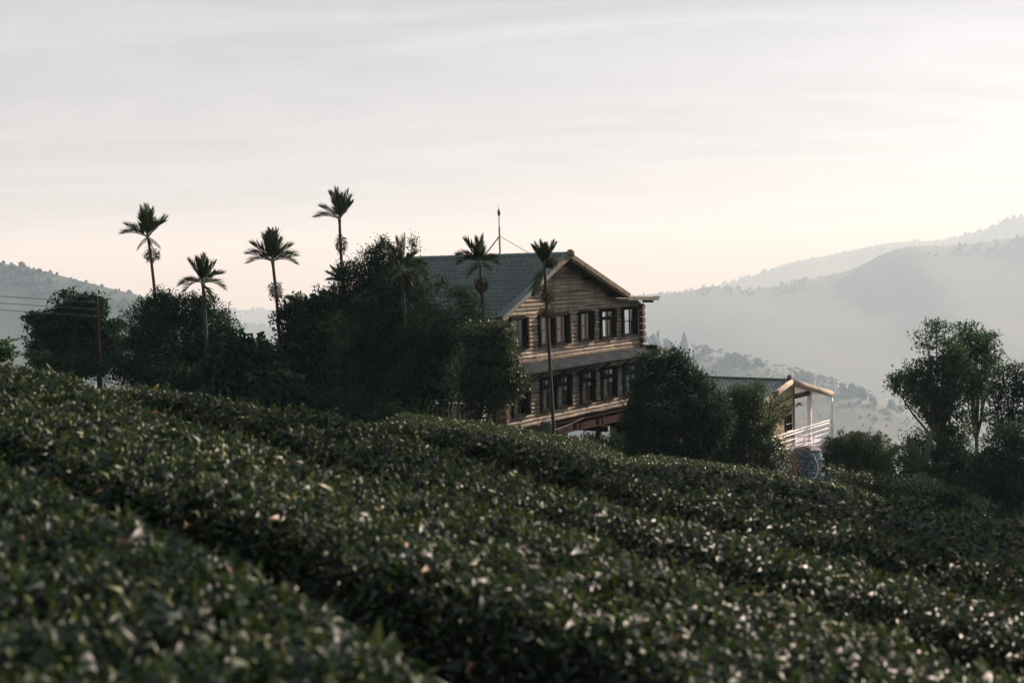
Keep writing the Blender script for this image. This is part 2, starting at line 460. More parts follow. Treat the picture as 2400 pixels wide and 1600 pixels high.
# ------------------------------------------------------------------ hills
def make_hill(name, prof, D, front, mat, seed, rough=1.0, tilt=0.0):
    """a ridge whose crest runs through the profile at distance D, with real front and back slopes"""
    pts = [at(px, py, D) for px, py in prof]
    xs = np.array([p.x for p in pts]); zs = np.array([p.z for p in pts])
    n = 260
    X = np.linspace(xs[0], xs[-1], n)
    # smooth interpolation of the crest
    Z = np.interp(X, xs, zs)
    ker = np.exp(-np.linspace(-2, 2, 7) ** 2); ker /= ker.sum()
    Z = np.convolve(np.pad(Z, 3, mode='edge'), ker, 'valid')
    rows = 46
    V = np.zeros((rows, n, 3))
    for j in range(rows):
        t = j / (rows - 1) * 2 - 0.75          # -0.75..1.25 ; 0 = crest
        off = t * front
        w = np.clip(abs(t), 0, 1)
        spur = 1 + 0.16 * np.sin(X / front * 5 + seed) + 0.07 * np.sin(X / front * 13 + seed * 2)
        fall = (w ** 0.95) * spur
        base = VALLEY - 15
        V[j, :, 0] = X
        V[j, :, 1] = D - off + (X - X.mean()) * tilt * 0
        h = Z - base
        z = base + h * np.clip(1 - fall * 0.92, -0.05, 1)
        z = z + rough * (4.5 * vnoise(X, np.full(n, off), 12 / front, seed) * min(1, w * 4) * (front / 600))
        V[j, :, 2] = np.maximum(z, VALLEY - 20)
    idx = np.arange(rows * n).reshape(rows, n)
    q = np.stack([idx[:-1, :-1], idx[1:, :-1], idx[1:, 1:], idx[:-1, 1:]], -1).reshape(-1, 4)
    o = link_mesh(name, np_mesh(name, V.reshape(-1, 3), q), mat)
    tag(o, kind='structure')
    return V

def blob_tree(seed, conifer=False):
    """one low-poly far tree, unit height, as verts + tris"""
    r = np.random.default_rng(seed)
    bm = bmesh.new()
    if conifer:
        bmesh.ops.create_cone(bm, cap_ends=True, segments=7, radius1=0.24, radius2=0.01, depth=1.0)
        bmesh.ops.subdivide_edges(bm, edges=bm.edges[:], cuts=1)
        for v in bm.verts:
            v.co.z += 0.5
            v.co.x += r.normal() * 0.03; v.co.y += r.normal() * 0.03
    else:
        bmesh.ops.create_icosphere(bm, subdivisions=1, radius=0.55)
        for v in bm.verts:
            k = 1 + r.normal() * 0.16
            v.co.x *= k * 0.8; v.co.y *= k * 0.8; v.co.z = v.co.z * k * 0.9 + 0.5
    bmesh.ops.triangulate(bm, faces=bm.faces[:])
    vs = np.array([v.co[:] for v in bm.verts]); fs = np.array([[v.index for v in f.verts] for f in bm.faces])
    bm.free()
    return vs, fs

BLOBS = [blob_tree(k) for k in range(5)]
CONES = [blob_tree(20 + k, True) for k in range(2)]

def forest(name, label, V, n, hmin, hmax, crest_share, seed, band=(0.0, 0.5), conif=0.1):
    r = np.random.default_rng(seed)
    rows, cols, _ = V.shape
    crest = int(round(0.75 / 2 * (rows - 1)))
    vv, ff, base = [], [], 0
    for i in range(n):
        c = r.uniform(0, cols - 1.01)
        j = crest + (r.uniform(-1, 1.5) if r.random() < crest_share else r.uniform(band[0], band[1]) * rows)
        c0, j0 = int(c), int(j)
        j0 = min(max(j0, 0), rows - 2)
        fc, fj = c - c0, j - int(j)
        p = (V[j0, c0] * (1 - fc) + V[j0, c0 + 1] * fc) * (1 - fj) + (V[j0 + 1, c0] * (1 - fc) + V[j0 + 1, c0 + 1] * fc) * fj
        h = r.uniform(hmin, hmax) * (0.7 + 0.6 * (math.sin(c * 0.31 + seed) > 0.2))
        vs, fs = (CONES[r.integers(2)] if r.random() < conif else BLOBS[r.integers(5)])
        a = r.uniform(0, 6.28)
        rot = np.array([[math.cos(a), -math.sin(a), 0], [math.sin(a), math.cos(a), 0], [0, 0, 1]])
        w = h * r.uniform(0.8, 1.3)
        vv.append((vs @ rot.T) * (w, w, h) + p - np.array([0, 0, 0.12 * h]))
        ff.append(fs + base); base += len(vs)
    o = link_mesh(name, np_mesh(name, np.concatenate(vv), np.concatenate(ff)), M['hill_tree'])
    tag(o, label, 'forest', kind='stuff')
    return o

H_far = make_hill('far_mountain', [(-2600, 700), (-900, 690), (200, 720), (900, 730), (1500, 700), (1700, 665), (1760, 648), (1800, 632), (1850, 612), (1900, 605), (1950, 596), (2000, 585), (2050, 572), (2100, 565), (2150, 563), (2180, 566), (2230, 556), (2290, 545), (2340, 520), (2400, 500), (2600, 475), (3200, 470), (5000, 560)], 9000, 2800, M['hill'], 1)
H_mid = make_hill('middle_mountain', [(-2600, 840), (-900, 820), (250, 790), (560, 757), (600, 758), (650, 768), (1000, 745), (1300, 706), (1480, 691), (1600, 682), (1690, 670), (1720, 679), (1800, 675), (1850, 662), (1900, 650), (2000, 634), (2050, 600), (2095, 577), (2150, 571), (2190, 577), (2250, 571), (2330, 562), (2400, 550), (2700, 520), (3600, 540), (5000, 640)], 5700, 1800, M['hill'], 2)
H_left = make_hill('left_hill', [(-2600, 560), (-1200, 565), (-500, 580), (-150, 597), (0, 612), (60, 620), (130, 637), (220, 660), (300, 680), (345, 690), (380, 712), (450, 745), (560, 800), (700, 850), (1000, 960)], 2200, 850, M['hill'], 3)
H_palm = make_hill('palm_ridge', [(-900, 1150), (300, 1000), (700, 900), (1000, 830), (1300, 790), (1500, 800), (1600, 818), (1700, 836), (1800, 862), (1900, 890), (2000, 918), (2040, 935), (2100, 960), (2200, 995), (2400, 1065), (2800, 1190)], 2700, 1000, M['hill'], 4)
forest('left_hill_trees', 'distant hazy trees dotted along the grey-green hill behind the utility pole', H_left, 1600, 5, 9, 1.0, 11)
forest('mountain_forest', 'far hazy forest edging the pale mountain crests', H_mid, 1500, 10, 18, 1.0, 12, band=(0.0, 0.3))
forest('farthest_forest', 'faintest hazy trees on the palest and farthest mountain crest', H_far, 1200, 14, 26, 1.0, 13, band=(0.0, 0.25))
forest('palm_ridge_wood', 'hazy mixed wood covering the nearer ridge below the palm line', H_palm, 3200, 5, 10, 0.2, 14, band=(0.005, 0.4), conif=0.15)

# ------------------------------------------------------------------ log house
HA = math.radians(36)
HZ = math.radians(54)
H_O = at(1178, 1012, 58)
H_W, H_L = 12.45, 9.6
house = empty('log_house', H_O, HZ)
tag(house, 'two-storey log house with grey-green tiled gable roof above the tea field', 'house')
HU = Vector((math.sin(HA), math.cos(HA), 0)); HV = Vector((-HU.y, HU.x, 0))
def hw(s, v, z):
    """house-local point to world"""
    return H_O + HU * s + HV * v + Vector((0, 0, z))

def roof_z(s):
    """underside line of the roof over the front gable"""
    if s <= 4.6: return 5.25 + (s + 1.0) * (8.0 - 5.25) / 5.6
    if s <= 10.0: return 8.0 - (s - 4.6) * (8.0 - 5.87) / 5.4
    return 5.80 - (s - 10.0) * 0.05

COLS = [(0.67, 1.86), (2.98, 4.16), (4.24, 5.42), (6.46, 7.60), (8.42, 9.70), (10.58, 11.92)]
UP_Z, LO_Z = (3.72, 5.10), (0.65, 2.13)
OPEN = [(a, b, *UP_Z) for a, b in COLS] + [(a, b, *LO_Z) for a, b in COLS]

# unit log along x, front-facing half round, shared by all logs
def log_mesh(name, r, n=12, seed=0):
    rr = random.Random(seed)
    b = MB()
    b.tube([(0, 0, 0), (0.012, 0, 0), (0.5, 0, 0.0), (0.988, 0, 0), (1, 0, 0)], [r * 0.86, r, r * rr.uniform(0.96, 1.02), r, r * 0.86], n)
    return b.mesh(name, False)
LOGM = [log_mesh('log', 0.108, 10, k) for k in range(3)]
SLOGM = [log_mesh('side_log', 0.175, 12, k) for k in range(2)]
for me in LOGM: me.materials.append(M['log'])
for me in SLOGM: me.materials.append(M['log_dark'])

def put_log(parent, meshes, x, y, z, length, along_y=False, sy=1.0):
    o = bpy.data.objects.new('log', random.choice(meshes))
    COL.objects.link(o)
    o.parent = parent
    o.location = (x, y, z)
    o.scale = (length, sy, sy)
    if along_y:
        o.rotation_euler = (0, 0, math.pi / 2)
    return o

def split_spans(a, b, cuts):
    spans = [(a, b)]
    for c0, c1 in cuts:
        nxt = []
        for p, q in spans:
            if c1 <= p or c0 >= q: nxt.append((p, q)); continue
            if c0 > p: nxt.append((p, c0))
            if c1 < q: nxt.append((c1, q))
        spans = nxt
    return spans

# front gable wall: backing with openings, then logs course by course
bk = MB()
xs = sorted({0.0, H_W, *[v for c in COLS for v in c]})
for x0, x1 in zip(xs[:-1], xs[1:]):
    mid = (x0 + x1) / 2
    solid = not any(a < mid < b for a, b in COLS)
    if solid:
        bk.box(x0, x1, 0.0, 0.10, 0.0, 5.42)
    else:
        bk.box(x0, x1, 0.0, 0.10, 0.0, LO_Z[0]); bk.box(x0, x1, 0.0, 0.10, LO_Z[1], UP_Z[0]); bk.box(x0, x1, 0.0, 0.10, UP_Z[1], 5.42)
gp = [(0.0, 5.42)] + [(s, roof_z(s) - 0.12) for s in np.linspace(0.0, H_W, 24) if roof_z(s) - 0.12 > 5.43] + [(H_W, 5.42)]
nb = len(gp)
bk.add([(s, 0.0, z) for s, z in gp] + [(s, 0.10, z) for s, z in gp], [tuple(range(nb)), tuple(range(2 * nb - 1, nb - 1, -1))])
front = bk.build('front_wall', M['log'], house)
COURSE = 0.186
zc = 0.09
ci = 0
while zc < 7.85:
    top = zc + COURSE / 2
    cuts = [(a - 0.06, b + 0.06) for a, b, z0, z1 in OPEN if z0 - 0.03 < zc < z1 + 0.03]
    if zc < 5.3:
        a, b = -0.12 - 0.05 * (ci % 2), H_W + 0.16 + 0.06 * (ci % 2)
    else:
        a = (top + 0.16 - 5.25) / (2.75 / 5.6) - 1.0
        b = 4.6 + (8.0 - 0.16 - top) / (2.13 / 5.4)
        if top + 0.1 < 5.66: b = H_W
        b = min(b, H_W); a = max(a, -0.1)
    if b - a < 0.4: break
    for p, q in split_spans(a, b, cuts):
        # long courses are jointed from shorter logs
        k = p
        while q - k > 0.02:
            ln = min(q - k, random.uniform(2.6, 4.6)) if q - k > 4.8 else q - k
            put_log(front, LOGM, k, 0.0 + random.uniform(-0.012, 0.012), zc, ln - 0.012, sy=random.uniform(0.95, 1.03))
            k += ln
    zc += COURSE; ci += 1

# side walls and back wall of thicker logs whose ends cross the corners
L_OPEN = [(2.0, 3.2, *UP_Z), (5.0, 6.2, *UP_Z), (7.6, 8.8, *UP_Z), (2.0, 3.2, *LO_Z), (6.0, 7.2, *LO_Z)]
R_OPEN = [(0.35, 1.75, 3.45, 5.25), (1.95, 4.4, 3.45, 5.25), (4.6, 6.0, *UP_Z), (7.4, 8.6, *UP_Z), (1.0, 2.2, *LO_Z), (6, 7.2, *LO_Z)]
def side_wall(name, x, opens, backing_x):
    b = MB()
    ys = sorted({0.12, H_L - 0.12, *[v for o in opens for v in o[:2]]})
    for y0, y1 in zip(ys[:-1], ys[1:]):
        mid = (y0 + y1) / 2
        zs = sorted((o[2], o[3]) for o in opens if o[0] < mid < o[1])
        k = 0.0
        for z0, z1 in zs:
            b.box(backing_x, backing_x + 0.1, y0, y1, k, z0); k = z1
        b.box(backing_x, backing_x + 0.1, y0, y1, k, 5.42)
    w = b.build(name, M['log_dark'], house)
    z = 0.20
    while z < 5.3:
        cuts = [(a - 0.05, c + 0.05) for a, c, z0, z1 in opens if z0 - 0.05 < z < z1 + 0.05]
        for p, q in split_spans(-0.34, H_L + 0.3, cuts):
            put_log(w, SLOGM, x, p, z, q - p, True, random.uniform(0.93, 1.0))
        z += 0.352
    return w
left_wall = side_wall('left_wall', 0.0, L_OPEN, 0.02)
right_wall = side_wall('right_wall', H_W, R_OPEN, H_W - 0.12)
b = MB().box(0.14, H_W - 0.14, H_L - 0.12, H_L, 0, 5.42)
nb = len(gp)
b.add([(s, H_L - 0.12, z) for s, z in gp] + [(s, H_L, z) for s, z in gp], [tuple(range(nb)), tuple(range(2 * nb - 1, nb - 1, -1))])
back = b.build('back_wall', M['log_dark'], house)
z = 0.2
while z < 5.3:
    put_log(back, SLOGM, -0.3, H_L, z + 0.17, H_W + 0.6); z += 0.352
MB().box(0.13, H_W - 0.13, 0.11, H_L - 0.13, -0.10, 0.0).build('ground_floor', M['interior'], house)
MB().box(0.13, H_W - 0.13, 0.11, H_L - 0.13, 2.75, 2.95).build('upper_floor', M['interior'], house)
MB().box(0.13, H_W - 0.13, 0.11, H_L - 0.13, 5.42, 5.47).build('attic_floor', M['interior'], house)
MB().box(0.14, 8.1, 3.2, 3.3, 2.96, 5.41).box(8.0, 8.1, 0.12, 3.19, 2.96, 5.41).box(0.14, H_W - 0.14, 4.0, 4.1, 0.01, 2.74).box(5.8, 5.9, 0.12, 3.19, 2.96, 5.41).box(9.9, 10.0, 0.12, 3.99, 0.01, 2.74).build('darkening_partition', M['interior'], house)  # partitions put in to darken the rooms behind the other windows

# windows
def window(col, zr, idx_, transom, left_kind, right_kind, side=None):
    a, b_ = col; z0, z1 = zr
    f = MB()
    # casing boards stand proud of the logs and throw shade across them
    d0, d1 = -0.23, 0.06
    f.box(a - 0.07, a + 0.05, d0, d1, z0 - 0.05, z1 + 0.06)
    f.box(b_ - 0.05, b_ + 0.09, d0 - 0.05, d1, z0 - 0.05, z1 + 0.06)
    f.box(a + 0.05, b_ - 0.05, d0 + 0.02, d1, z1 - 0.02, z1 + 0.08)
    f.box(a + 0.05, b_ - 0.05, d0 + 0.02, d1, z0 - 0.07, z0 + 0.04)
    w = f.build('window', M['casing'], house)
    m = (a + b_) / 2 + random.uniform(-0.05, 0.05)
    sash = MB()
    y = -0.17
    def bars(x0, x1, za, zb, t=0.045, yy=0.0):
        sash.box(x0, x0 + t, y + yy, y + yy + 0.04, za, zb); sash.box(x1 - t, x1, y + yy, y + yy + 0.04, za, zb)
        sash.box(x0 + t, x1 - t, y + yy, y + yy + 0.04, zb - t, zb); sash.box(x0 + t, x1 - t, y + yy, y + yy + 0.04, za, za + t)
    zt = z1 - 0.02
    za = z0 + 0.04
    if transom:
        zm = z0 + (z1 - z0) * 0.72
        sash.box(a + 0.05, b_ - 0.05, y - 0.02, y + 0.05, zm - 0.04, zm + 0.04)
        bars(a + 0.05, m, zm + 0.04, zt); bars(m, b_ - 0.05, zm + 0.04, zt)
        zb = zm - 0.04
    else:
        zb = zt
    bars(a + 0.05, m + 0.02, za, zb); bars(m - 0.02, b_ - 0.05, za, zb, yy=0.045)
    if not transom:
        h = za + (zb - za) * 0.52
        sash.box(a + 0.09, m - 0.02, y + 0.005, y + 0.035, h - 0.018, h + 0.018)
    sash.build('sash', M['casing'], w)
    def pane(x0, x1, p0, p1, yy):
        MB().box(x0, x1, yy, yy + 0.006, p0, p1).build('pane', M['glass'], w)
    pane(a + 0.095, m - 0.025, za + 0.045, zb - 0.045, y + 0.015)
    pane(m + 0.025, b_ - 0.095, za + 0.045, zb - 0.045, y + 0.06)
    if transom:
        pane(a + 0.095, m - 0.045, zm + 0.085, zt - 0.045, y + 0.015)
        pane(m + 0.045, b_ - 0.095, zm + 0.085, zt - 0.045, y + 0.015)
    def curtain(x0, x1, p0, p1, mat, name):
        n = 14
        vs, fs = [], []
        for i in range(n + 1):
            x = x0 + (x1 - x0) * i / n
            yy = -0.02 + 0.025 * math.sin(i * 1.9 + idx_)
            vs += [(x, yy, p0), (x, yy, p1), (x, yy + 0.012, p0), (x, yy + 0.012, p1)]
        for i in range(n):
            k = i * 4
            fs += [(k, k + 4, k + 5, k + 1), (k + 2, k + 3, k + 7, k + 6)]
        MB().add(vs, fs).build(name, mat, w)
    if left_kind: curtain(a + 0.06, m - 0.01, za, zb + 0.0, M[left_kind], 'curtain')
    if right_kind: curtain(m + 0.01, b_ - 0.06, za, zb + 0.0, M[right_kind], 'curtain')
    if transom and right_kind is None and left_kind:
        curtain(m + 0.05, b_ - 0.10, zm + 0.10, zt - 0.05, M['blind'], 'blind')
        curtain(m + 0.05, b_ - 0.10, zb - 0.26, zb - 0.05, M['blind'], 'blind')
    return w
UPK = [('curtain', None), ('curtain', 'orange'), ('curtain', None), ('curtain', None), (None, None), (None, None)]
LOK = [('curtain', None), ('curtain', None), ('curtain', None), ('curtain', None), ('curtain', None), ('curtain', None)]
for i, c in enumerate(COLS):
    window(c, UP_Z, i, i == 4, *UPK[i])
for i, c in enumerate(COLS):
    window(c, LO_Z, i + 7, True, *LOK[i])
# side windows: plain frames with panes
def side_window(x, y0, y1, z0, z1):
    f = MB()
    f.box(x - 0.16, x + 0.16, y0 - 0.04, y0 + 0.06, z0 - 0.04, z1 + 0.04); f.box(x - 0.16, x + 0.16, y1 - 0.06, y1 + 0.04, z0 - 0.04, z1 + 0.04)
    f.box(x - 0.15, x + 0.15, y0 + 0.06, y1 - 0.06, z1 - 0.03, z1 + 0.05); f.box(x - 0.15, x + 0.15, y0 + 0.06, y1 - 0.06, z0 - 0.05, z0 + 0.03)
    f.box(x - 0.03, x + 0.03, (y0 + y1) / 2 - 0.03, (y0 + y1) / 2 + 0.03, z0 + 0.03, z1 - 0.03)
    w = f.build('window', M['casing'], house)
    MB().box(x - 0.003, x + 0.003, y0 + 0.06, (y0 + y1) / 2 - 0.03, z0 + 0.03, z1 - 0.03).build('pane', M['glass'], w)
    MB().box(x - 0.003, x + 0.003, (y0 + y1) / 2 + 0.03, y1 - 0.06, z0 + 0.03, z1 - 0.03).build('pane', M['glass'], w)
for o in L_OPEN: side_window(0.0, *o)
for o in R_OPEN: side_window(H_W, *o)

# tiled roof: pressed metal sheet, waves along the ridge and a step at every tile row
def tile_slope(name, e, r, y0, y1, mat, parent, pitch=0.30, row=0.38, amp=0.075, step=0.022):
    (sx, sz), (rx, rz) = e, r
    ln = math.hypot(rx - sx, rz - sz)
    dx, dz = (rx - sx) / ln, (rz - sz) / ln
    nx, nz = -dz, dx
    if nz < 0: nx, nz = -nx, -nz
    nr = max(2, int(round(ln / row)))
    nw = int(round((y1 - y0) / pitch)); per = 6
    ys = np.linspace(y0, y1, nw * per + 1)
    wave = amp * (0.5 + 0.5 * np.cos(np.arange(len(ys)) * 2 * math.pi / per)) ** 1.4
    T, H = [], []
    for i in range(nr):
        t0, t1 = i * ln / nr, (i + 1) * ln / nr
        T += [t0, (t0 + t1) / 2, t1 - 0.006]
        H += [step, step * 0.5, 0.0]
    T, H = np.array(T), np.array(H)
    P = np.zeros((len(T), len(ys), 3))
    hh = H[:, None] + wave[None, :]
    P[..., 0] = sx + dx * T[:, None] + nx * hh
    P[..., 1] = ys[None, :]
    P[..., 2] = sz + dz * T[:, None] + nz * hh
    idx = np.arange(P.shape[0] * P.shape[1]).reshape(P.shape[:2])
    q = np.stack([idx[:-1, :-1], idx[:-1, 1:], idx[1:, 1:], idx[1:, :-1]], -1).reshape(-1, 4)
    o = link_mesh(name, np_mesh(name, P.reshape(-1, 3), q, smooth=False), mat, parent)
    o['kind'] = 'stuff'
    return o
roof = MB()
Y0, Y1 = -0.9, H_L + 0.6
def slab(mb, pts, t, y0, y1):
    """thin roof deck following pts (s,z) of thickness t below the line"""
    n = len(pts)
    vs = [(s, y, z - k * t) for y in (y0, y1) for k in (0, 1) for s, z in pts]
    fs = []
    for i in range(n - 1):
        fs += [(i, i + 1, 2 * n + i + 1, 2 * n + i), (n + i, 3 * n + i, 3 * n + i + 1, n + i + 1), (i, n + i, n + i + 1, i + 1), (2 * n + i, 2 * n + i + 1, 3 * n + i + 1, 3 * n + i)]
    fs += [(0, 2 * n, 3 * n, n), (n - 1, 2 * n - 1, 4 * n - 1, 3 * n - 1)]
    mb.add(vs, fs)
slab(roof, [(-0.98, 5.245), (4.6, 7.985), (10.0, 5.855)], 0.09, Y0 + 0.03, Y1 - 0.03)
deck = roof.build('roof', M['soffit'], house)
tile_slope('tiles', (-1.04, 5.225), (4.56, 7.985), Y0, Y1, M['roof'], deck)
tile_slope('tiles', (10.06, 5.84), (4.64, 7.985), Y0, Y1, M['roof'], deck)
# flat side roof over the right wall
fl = MB(); slab(fl, [(9.7, 5.79), (13.0, 5.63)], 0.05, Y0 + 0.02, Y1)
flat = fl.build('side_roof', M['trim'], house)
fb = MB().beam((9.75, Y0 - 0.02, 5.68), (13.0, Y0 - 0.02, 5.53), 0.06, 0.17, (0, 0, 1))
fb.build('fascia', M['fascia'], flat)
MB().box(12.86, 13.14, Y0 - 0.06, Y0 + 0.25, 5.60, 5.66).build('gutter_end', M['trim'], flat)
# barge boards in two layers
bb = MB()
bb.beam((-1.05, Y0 - 0.03, 5.17), (4.62, Y0 - 0.03, 7.955), 0.06, 0.20, (0, 0, 1))
bb.build('barge_board', M['fascia'], deck)
bb = MB(); bb.beam((4.60, Y0 - 0.032, 7.955), (10.05, Y0 - 0.032, 5.80), 0.06, 0.22, (0, 0, 1))
bb.build('barge_board', M['fascia'], deck)
bb = MB(); bb.beam((4.60, Y0 + 0.035, 7.80), (10.0, Y0 + 0.035, 5.67), 0.05, 0.10, (0, 0, 1))
bb.build('inner_barge_board', M['fascia'], deck)
# metal verge flashing on the left slope
vf = MB(); vf.beam((-1.06, Y0 + 0.14, 5.30), (4.5, Y0 + 0.14, 8.03), 0.34, 0.03, (0, 0, 1)); vf.beam((-1.06, Y0 - 0.075, 5.22), (3.2, Y0 - 0.075, 7.31), 0.03, 0.16, (0, 0, 1))
vf.build('verge_flashing', M['trim'], deck)
gu = MB().beam((-1.1, Y0, 5.18), (-1.1, Y1, 5.18), 0.16, 0.14)
gu.build('gutter', M['dark_box'], deck)
# ridge cap pieces and end finial
k = Y0 - 0.05
while k < Y1:
    ln = 0.62
    rc = MB()
    n = 8
    vs = []
    for yy, sc in ((k, 1.06), (k + ln, 0.98)):
        for i in range(n + 1):
            a = math.pi * i / n
            vs.append((4.6 + 0.20 * sc * math.cos(a), yy, 7.97 + 0.155 * sc * math.sin(a)))
    rc.add(vs, [(i, i + 1, n + 2 + i, n + 1 + i) for i in range(n)] + [tuple(range(n + 1))])
    rc.build('ridge_cap', M['trim'], deck)
    k += 0.6
MB().lathe([(0.02, -0.16), (0.17, -0.14), (0.2, 0.0), (0.18, 0.1), (0.12, 0.17), (0.02, 0.2)], 14, (4.6, Y0 - 0.02, 8.04)).build('finial', M['fascia'], deck, True)
# purlin ends under the verge
for s in (0.55, 2.6, 4.6, 7.0, 9.2):
    zz = roof_z(s) - 0.26
    MB().box(s - 0.08, s + 0.08, Y0 + 0.18, -0.11, zz - 0.10, zz + 0.08).build('purlin', M['casing'], deck)
for s in (12.6,):
    MB().box(s - 0.08, s + 0.08, Y0 + 0.1, -0.2, 5.35, 5.5).build('purlin', M['casing'], deck)

# corrugated canopy between the storeys
def corrugated(name, s0, s1, mat, parent, pitch=0.17, amp=0.042):
    prof = [(0.02, 3.02), (-0.3, 2.93), (-0.62, 2.82), (-0.86, 2.70), (-0.93, 2.62), (-0.94, 2.57)]
    nw = int((s1 - s0) / pitch); per = 6
    xs_ = np.linspace(s0, s1, nw * per + 1)
    wv = amp * np.cos(np.arange(len(xs_)) * 2 * math.pi / per)
    P = np.zeros((len(prof), len(xs_), 3))
    for j, (y, z) in enumerate(prof):
        tilt = min(1.0, j / 4)
        P[j, :, 0] = xs_; P[j, :, 1] = y - wv * tilt * 0.7; P[j, :, 2] = z + wv
    idx = np.arange(P.shape[0] * P.shape[1]).reshape(P.shape[:2])
    q = np.stack([idx[:-1, :-1], idx[:-1, 1:], idx[1:, 1:], idx[1:, :-1]], -1).reshape(-1, 4)
    o = link_mesh(name, np_mesh(name, P.reshape(-1, 3), q), mat, parent)
    so = o.modifiers.new('thickness', 'SOLIDIFY'); so.thickness = 0.006
    return o
canopy = MB().beam((-0.3, -0.86, 2.55), (13.0, -0.86, 2.55), 0.05, 0.08).build('canopy', M['casing'], house)
corrugated('corrugated_sheet', -0.35, 13.05, M['corrugated'], canopy)
MB().beam((-0.3, -0.12, 3.06), (12.6, -0.12, 3.06), 0.05, 0.10).build('flashing', M['fascia'], canopy)
for s in (2.25, 4.2, 6.1, 8.1, 10.1, 12.3):
    MB().beam((s, -0.13, 2.1), (s, -0.84, 2.52), 0.06, 0.07).beam((s, -0.15, 1.95), (s, -0.15, 2.85), 0.06, 0.06).build('bracket', M['casing'], canopy)
# canopy along the right wall seen end-on
sc_ = MB()
sc_.add([(12.6, -1.0, 3.10), (13.75, -1.0, 2.78), (13.75, H_L, 2.78), (12.6, H_L, 3.10), (12.6, -1.0, 3.03), (13.75, -1.0, 2.71), (13.75, H_L, 2.71), (12.6, H_L, 3.03)], [(0, 1, 2, 3), (7, 6, 5, 4), (0, 4, 5, 1), (1, 5, 6, 2), (3, 2, 6, 7)])
sc_.build('side_canopy', M['corrugated'], house)
MB().beam((12.55, -1.03, 2.98), (13.8, -1.03, 2.66), 0.05, 0.16).build('side_canopy_board', M['fascia'], house)
for y in (0.6, 4, 8):
    MB().beam((12.62, y, 2.2), (13.6, y, 2.72), 0.07, 0.08).build('bracket', M['casing'], house)

# steel frame carrying the floor over the falling ground
def post_to_ground(s, v, ztop, r, mat, name):
    p = hw(s, v, 0)
    zg = gz(p.x, p.y) - H_O.z - 0.25
    return MB().box(s - r, s + r, v - r, v + r, zg, ztop).build(name, mat, house)
bm_ = MB()
def ibeam(mb, a, b, w, h):
    a, b = Vector(a), Vector(b); u_ = Vector((0, 0, 1))
    mb.beam(a + u_ * (h / 2 - 0.02), b + u_ * (h / 2 - 0.02), w, 0.035); mb.beam(a - u_ * (h / 2 - 0.02), b - u_ * (h / 2 - 0.02), w, 0.035); mb.beam(a, b, 0.03, h - 0.07)
for i, v_ in enumerate((0.05, 4.8, H_L - 0.2)):
    m_ = MB(); ibeam(m_, (2.6, v_, -0.42), (12.6, v_, -0.42), 0.26, 0.56); m_.build('floor_beam', M['rust'], house)
for s in (4.3, 6.4, 8.5):
    MB().box(s - 0.02, s + 0.02, -0.1, -0.02, -0.66, -0.18).build('stiffener', M['rust'], house)
for s in (4.2, 8.3, 10.3, 12.3):
    m_ = MB(); ibeam(m_, (s, -0.5, -0.86), (s, H_L, -0.86), 0.22, 0.30); m_.build('cross_beam', M['rust'], house)
m_ = MB(); ibeam(m_, (9.6, -0.55, -1.02), (13.0, -0.55, -1.02), 0.2, 0.2); m_.build('outrigger_beam', M['rust'], house)
for s in (4.2, 8.3, 10.3, 12.3):
    for v_ in (0.05, 4.8, H_L - 0.2):
        post_to_ground(s, v_, -1.0, 0.11, M['rust'], 'post')
MB().box(0.0, H_W, 0.0, 0.12, -0.14, -0.005).build('sill_beam', M['casing'], house)
# plinth under the uphill end
pl = MB().box(0.05, 2.9, 0.05, H_L - 0.1, -1.6, -0.15)
pl.build('plinth', M['dark_box'], house)

# water pipes bracketed along the foot of the wall
def hose(name, pts, r, mat, parent=None, n=8, sub=8):
    P = [Vector(p) for p in pts]
    out = []
    for i in range(len(P) - 1):
        p0, p1, p2, p3 = P[max(i - 1, 0)], P[i], P[i + 1], P[min(i + 2, len(P) - 1)]
        for k in range(sub):
            t = k / sub
            out.append(0.5 * ((2 * p1) + (p2 - p0) * t + (2 * p0 - 5 * p1 + 4 * p2 - p3) * t * t + (3 * p1 - p0 - 3 * p2 + p3) * t ** 3))
    out.append(P[-1])
    return MB().tube(out, r, n).build(name, mat, parent, True)
hose('wall_pipe', [(2.35, -0.35, -0.75), (2.35, -0.35, -0.2), (2.55, -0.35, 0.12), (3.2, -0.33, 0.18), (5.2, -0.28, 0.20), (7.0, -0.25, 0.30), (7.6, -0.24, 0.30), (8.9, -0.23, 0.17)], 0.022, M['pipe'], house)
hose('wall_pipe', [(3.0, -0.34, -0.42), (4.6, -0.30, -0.30), (5.6, -0.28, -0.20), (6.4, -0.26, -0.08)], 0.02, M['pipe'], house)

# lightning rod on the ridge
rp_ = hw(4.6, 6.2, 8.12)
def ridge_v(px):
    lo, hi = 0.0, 15.0
    for _ in range(40):
        mid = (lo + hi) / 2
        p = hw(4.6, mid, 8.1); q = CAM_R.transposed() @ p
        if 1200 + F_PX * q.x / -q.z > px: lo = mid
        else: hi = mid
    return lo
v0, v1, v2 = ridge_v(1172), ridge_v(1138), ridge_v(1240)
rod = empty('lightning_rod', hw(4.6, v0, 8.1)); rod.rotation_euler = (0, 0, HZ)
tag(rod, 'thin metal lightning rod with stays standing on the tiled roof ridge', 'lightning rod')
MB().tube([(0, 0, 0), (0, 0, 1.35)], 0.05, 8).tube([(0, 0, 1.35), (0, 0, 1.9)], 0.028, 8).build('pole', M['galv'], rod)
MB().lathe([(0.01, 0), (0.05, 0.04), (0.085, 0.16), (0.075, 0.26), (0.03, 0.36), (0.012, 0.40), (0.008, 0.52)], 10, (0, 0, 1.86)).build('tip', M['dark_box'], rod)
MB().tube([(0, 0, 0.9), (0, v1 - v0, 0.02)], 0.03, 6).build('stay', M['casing'], rod)
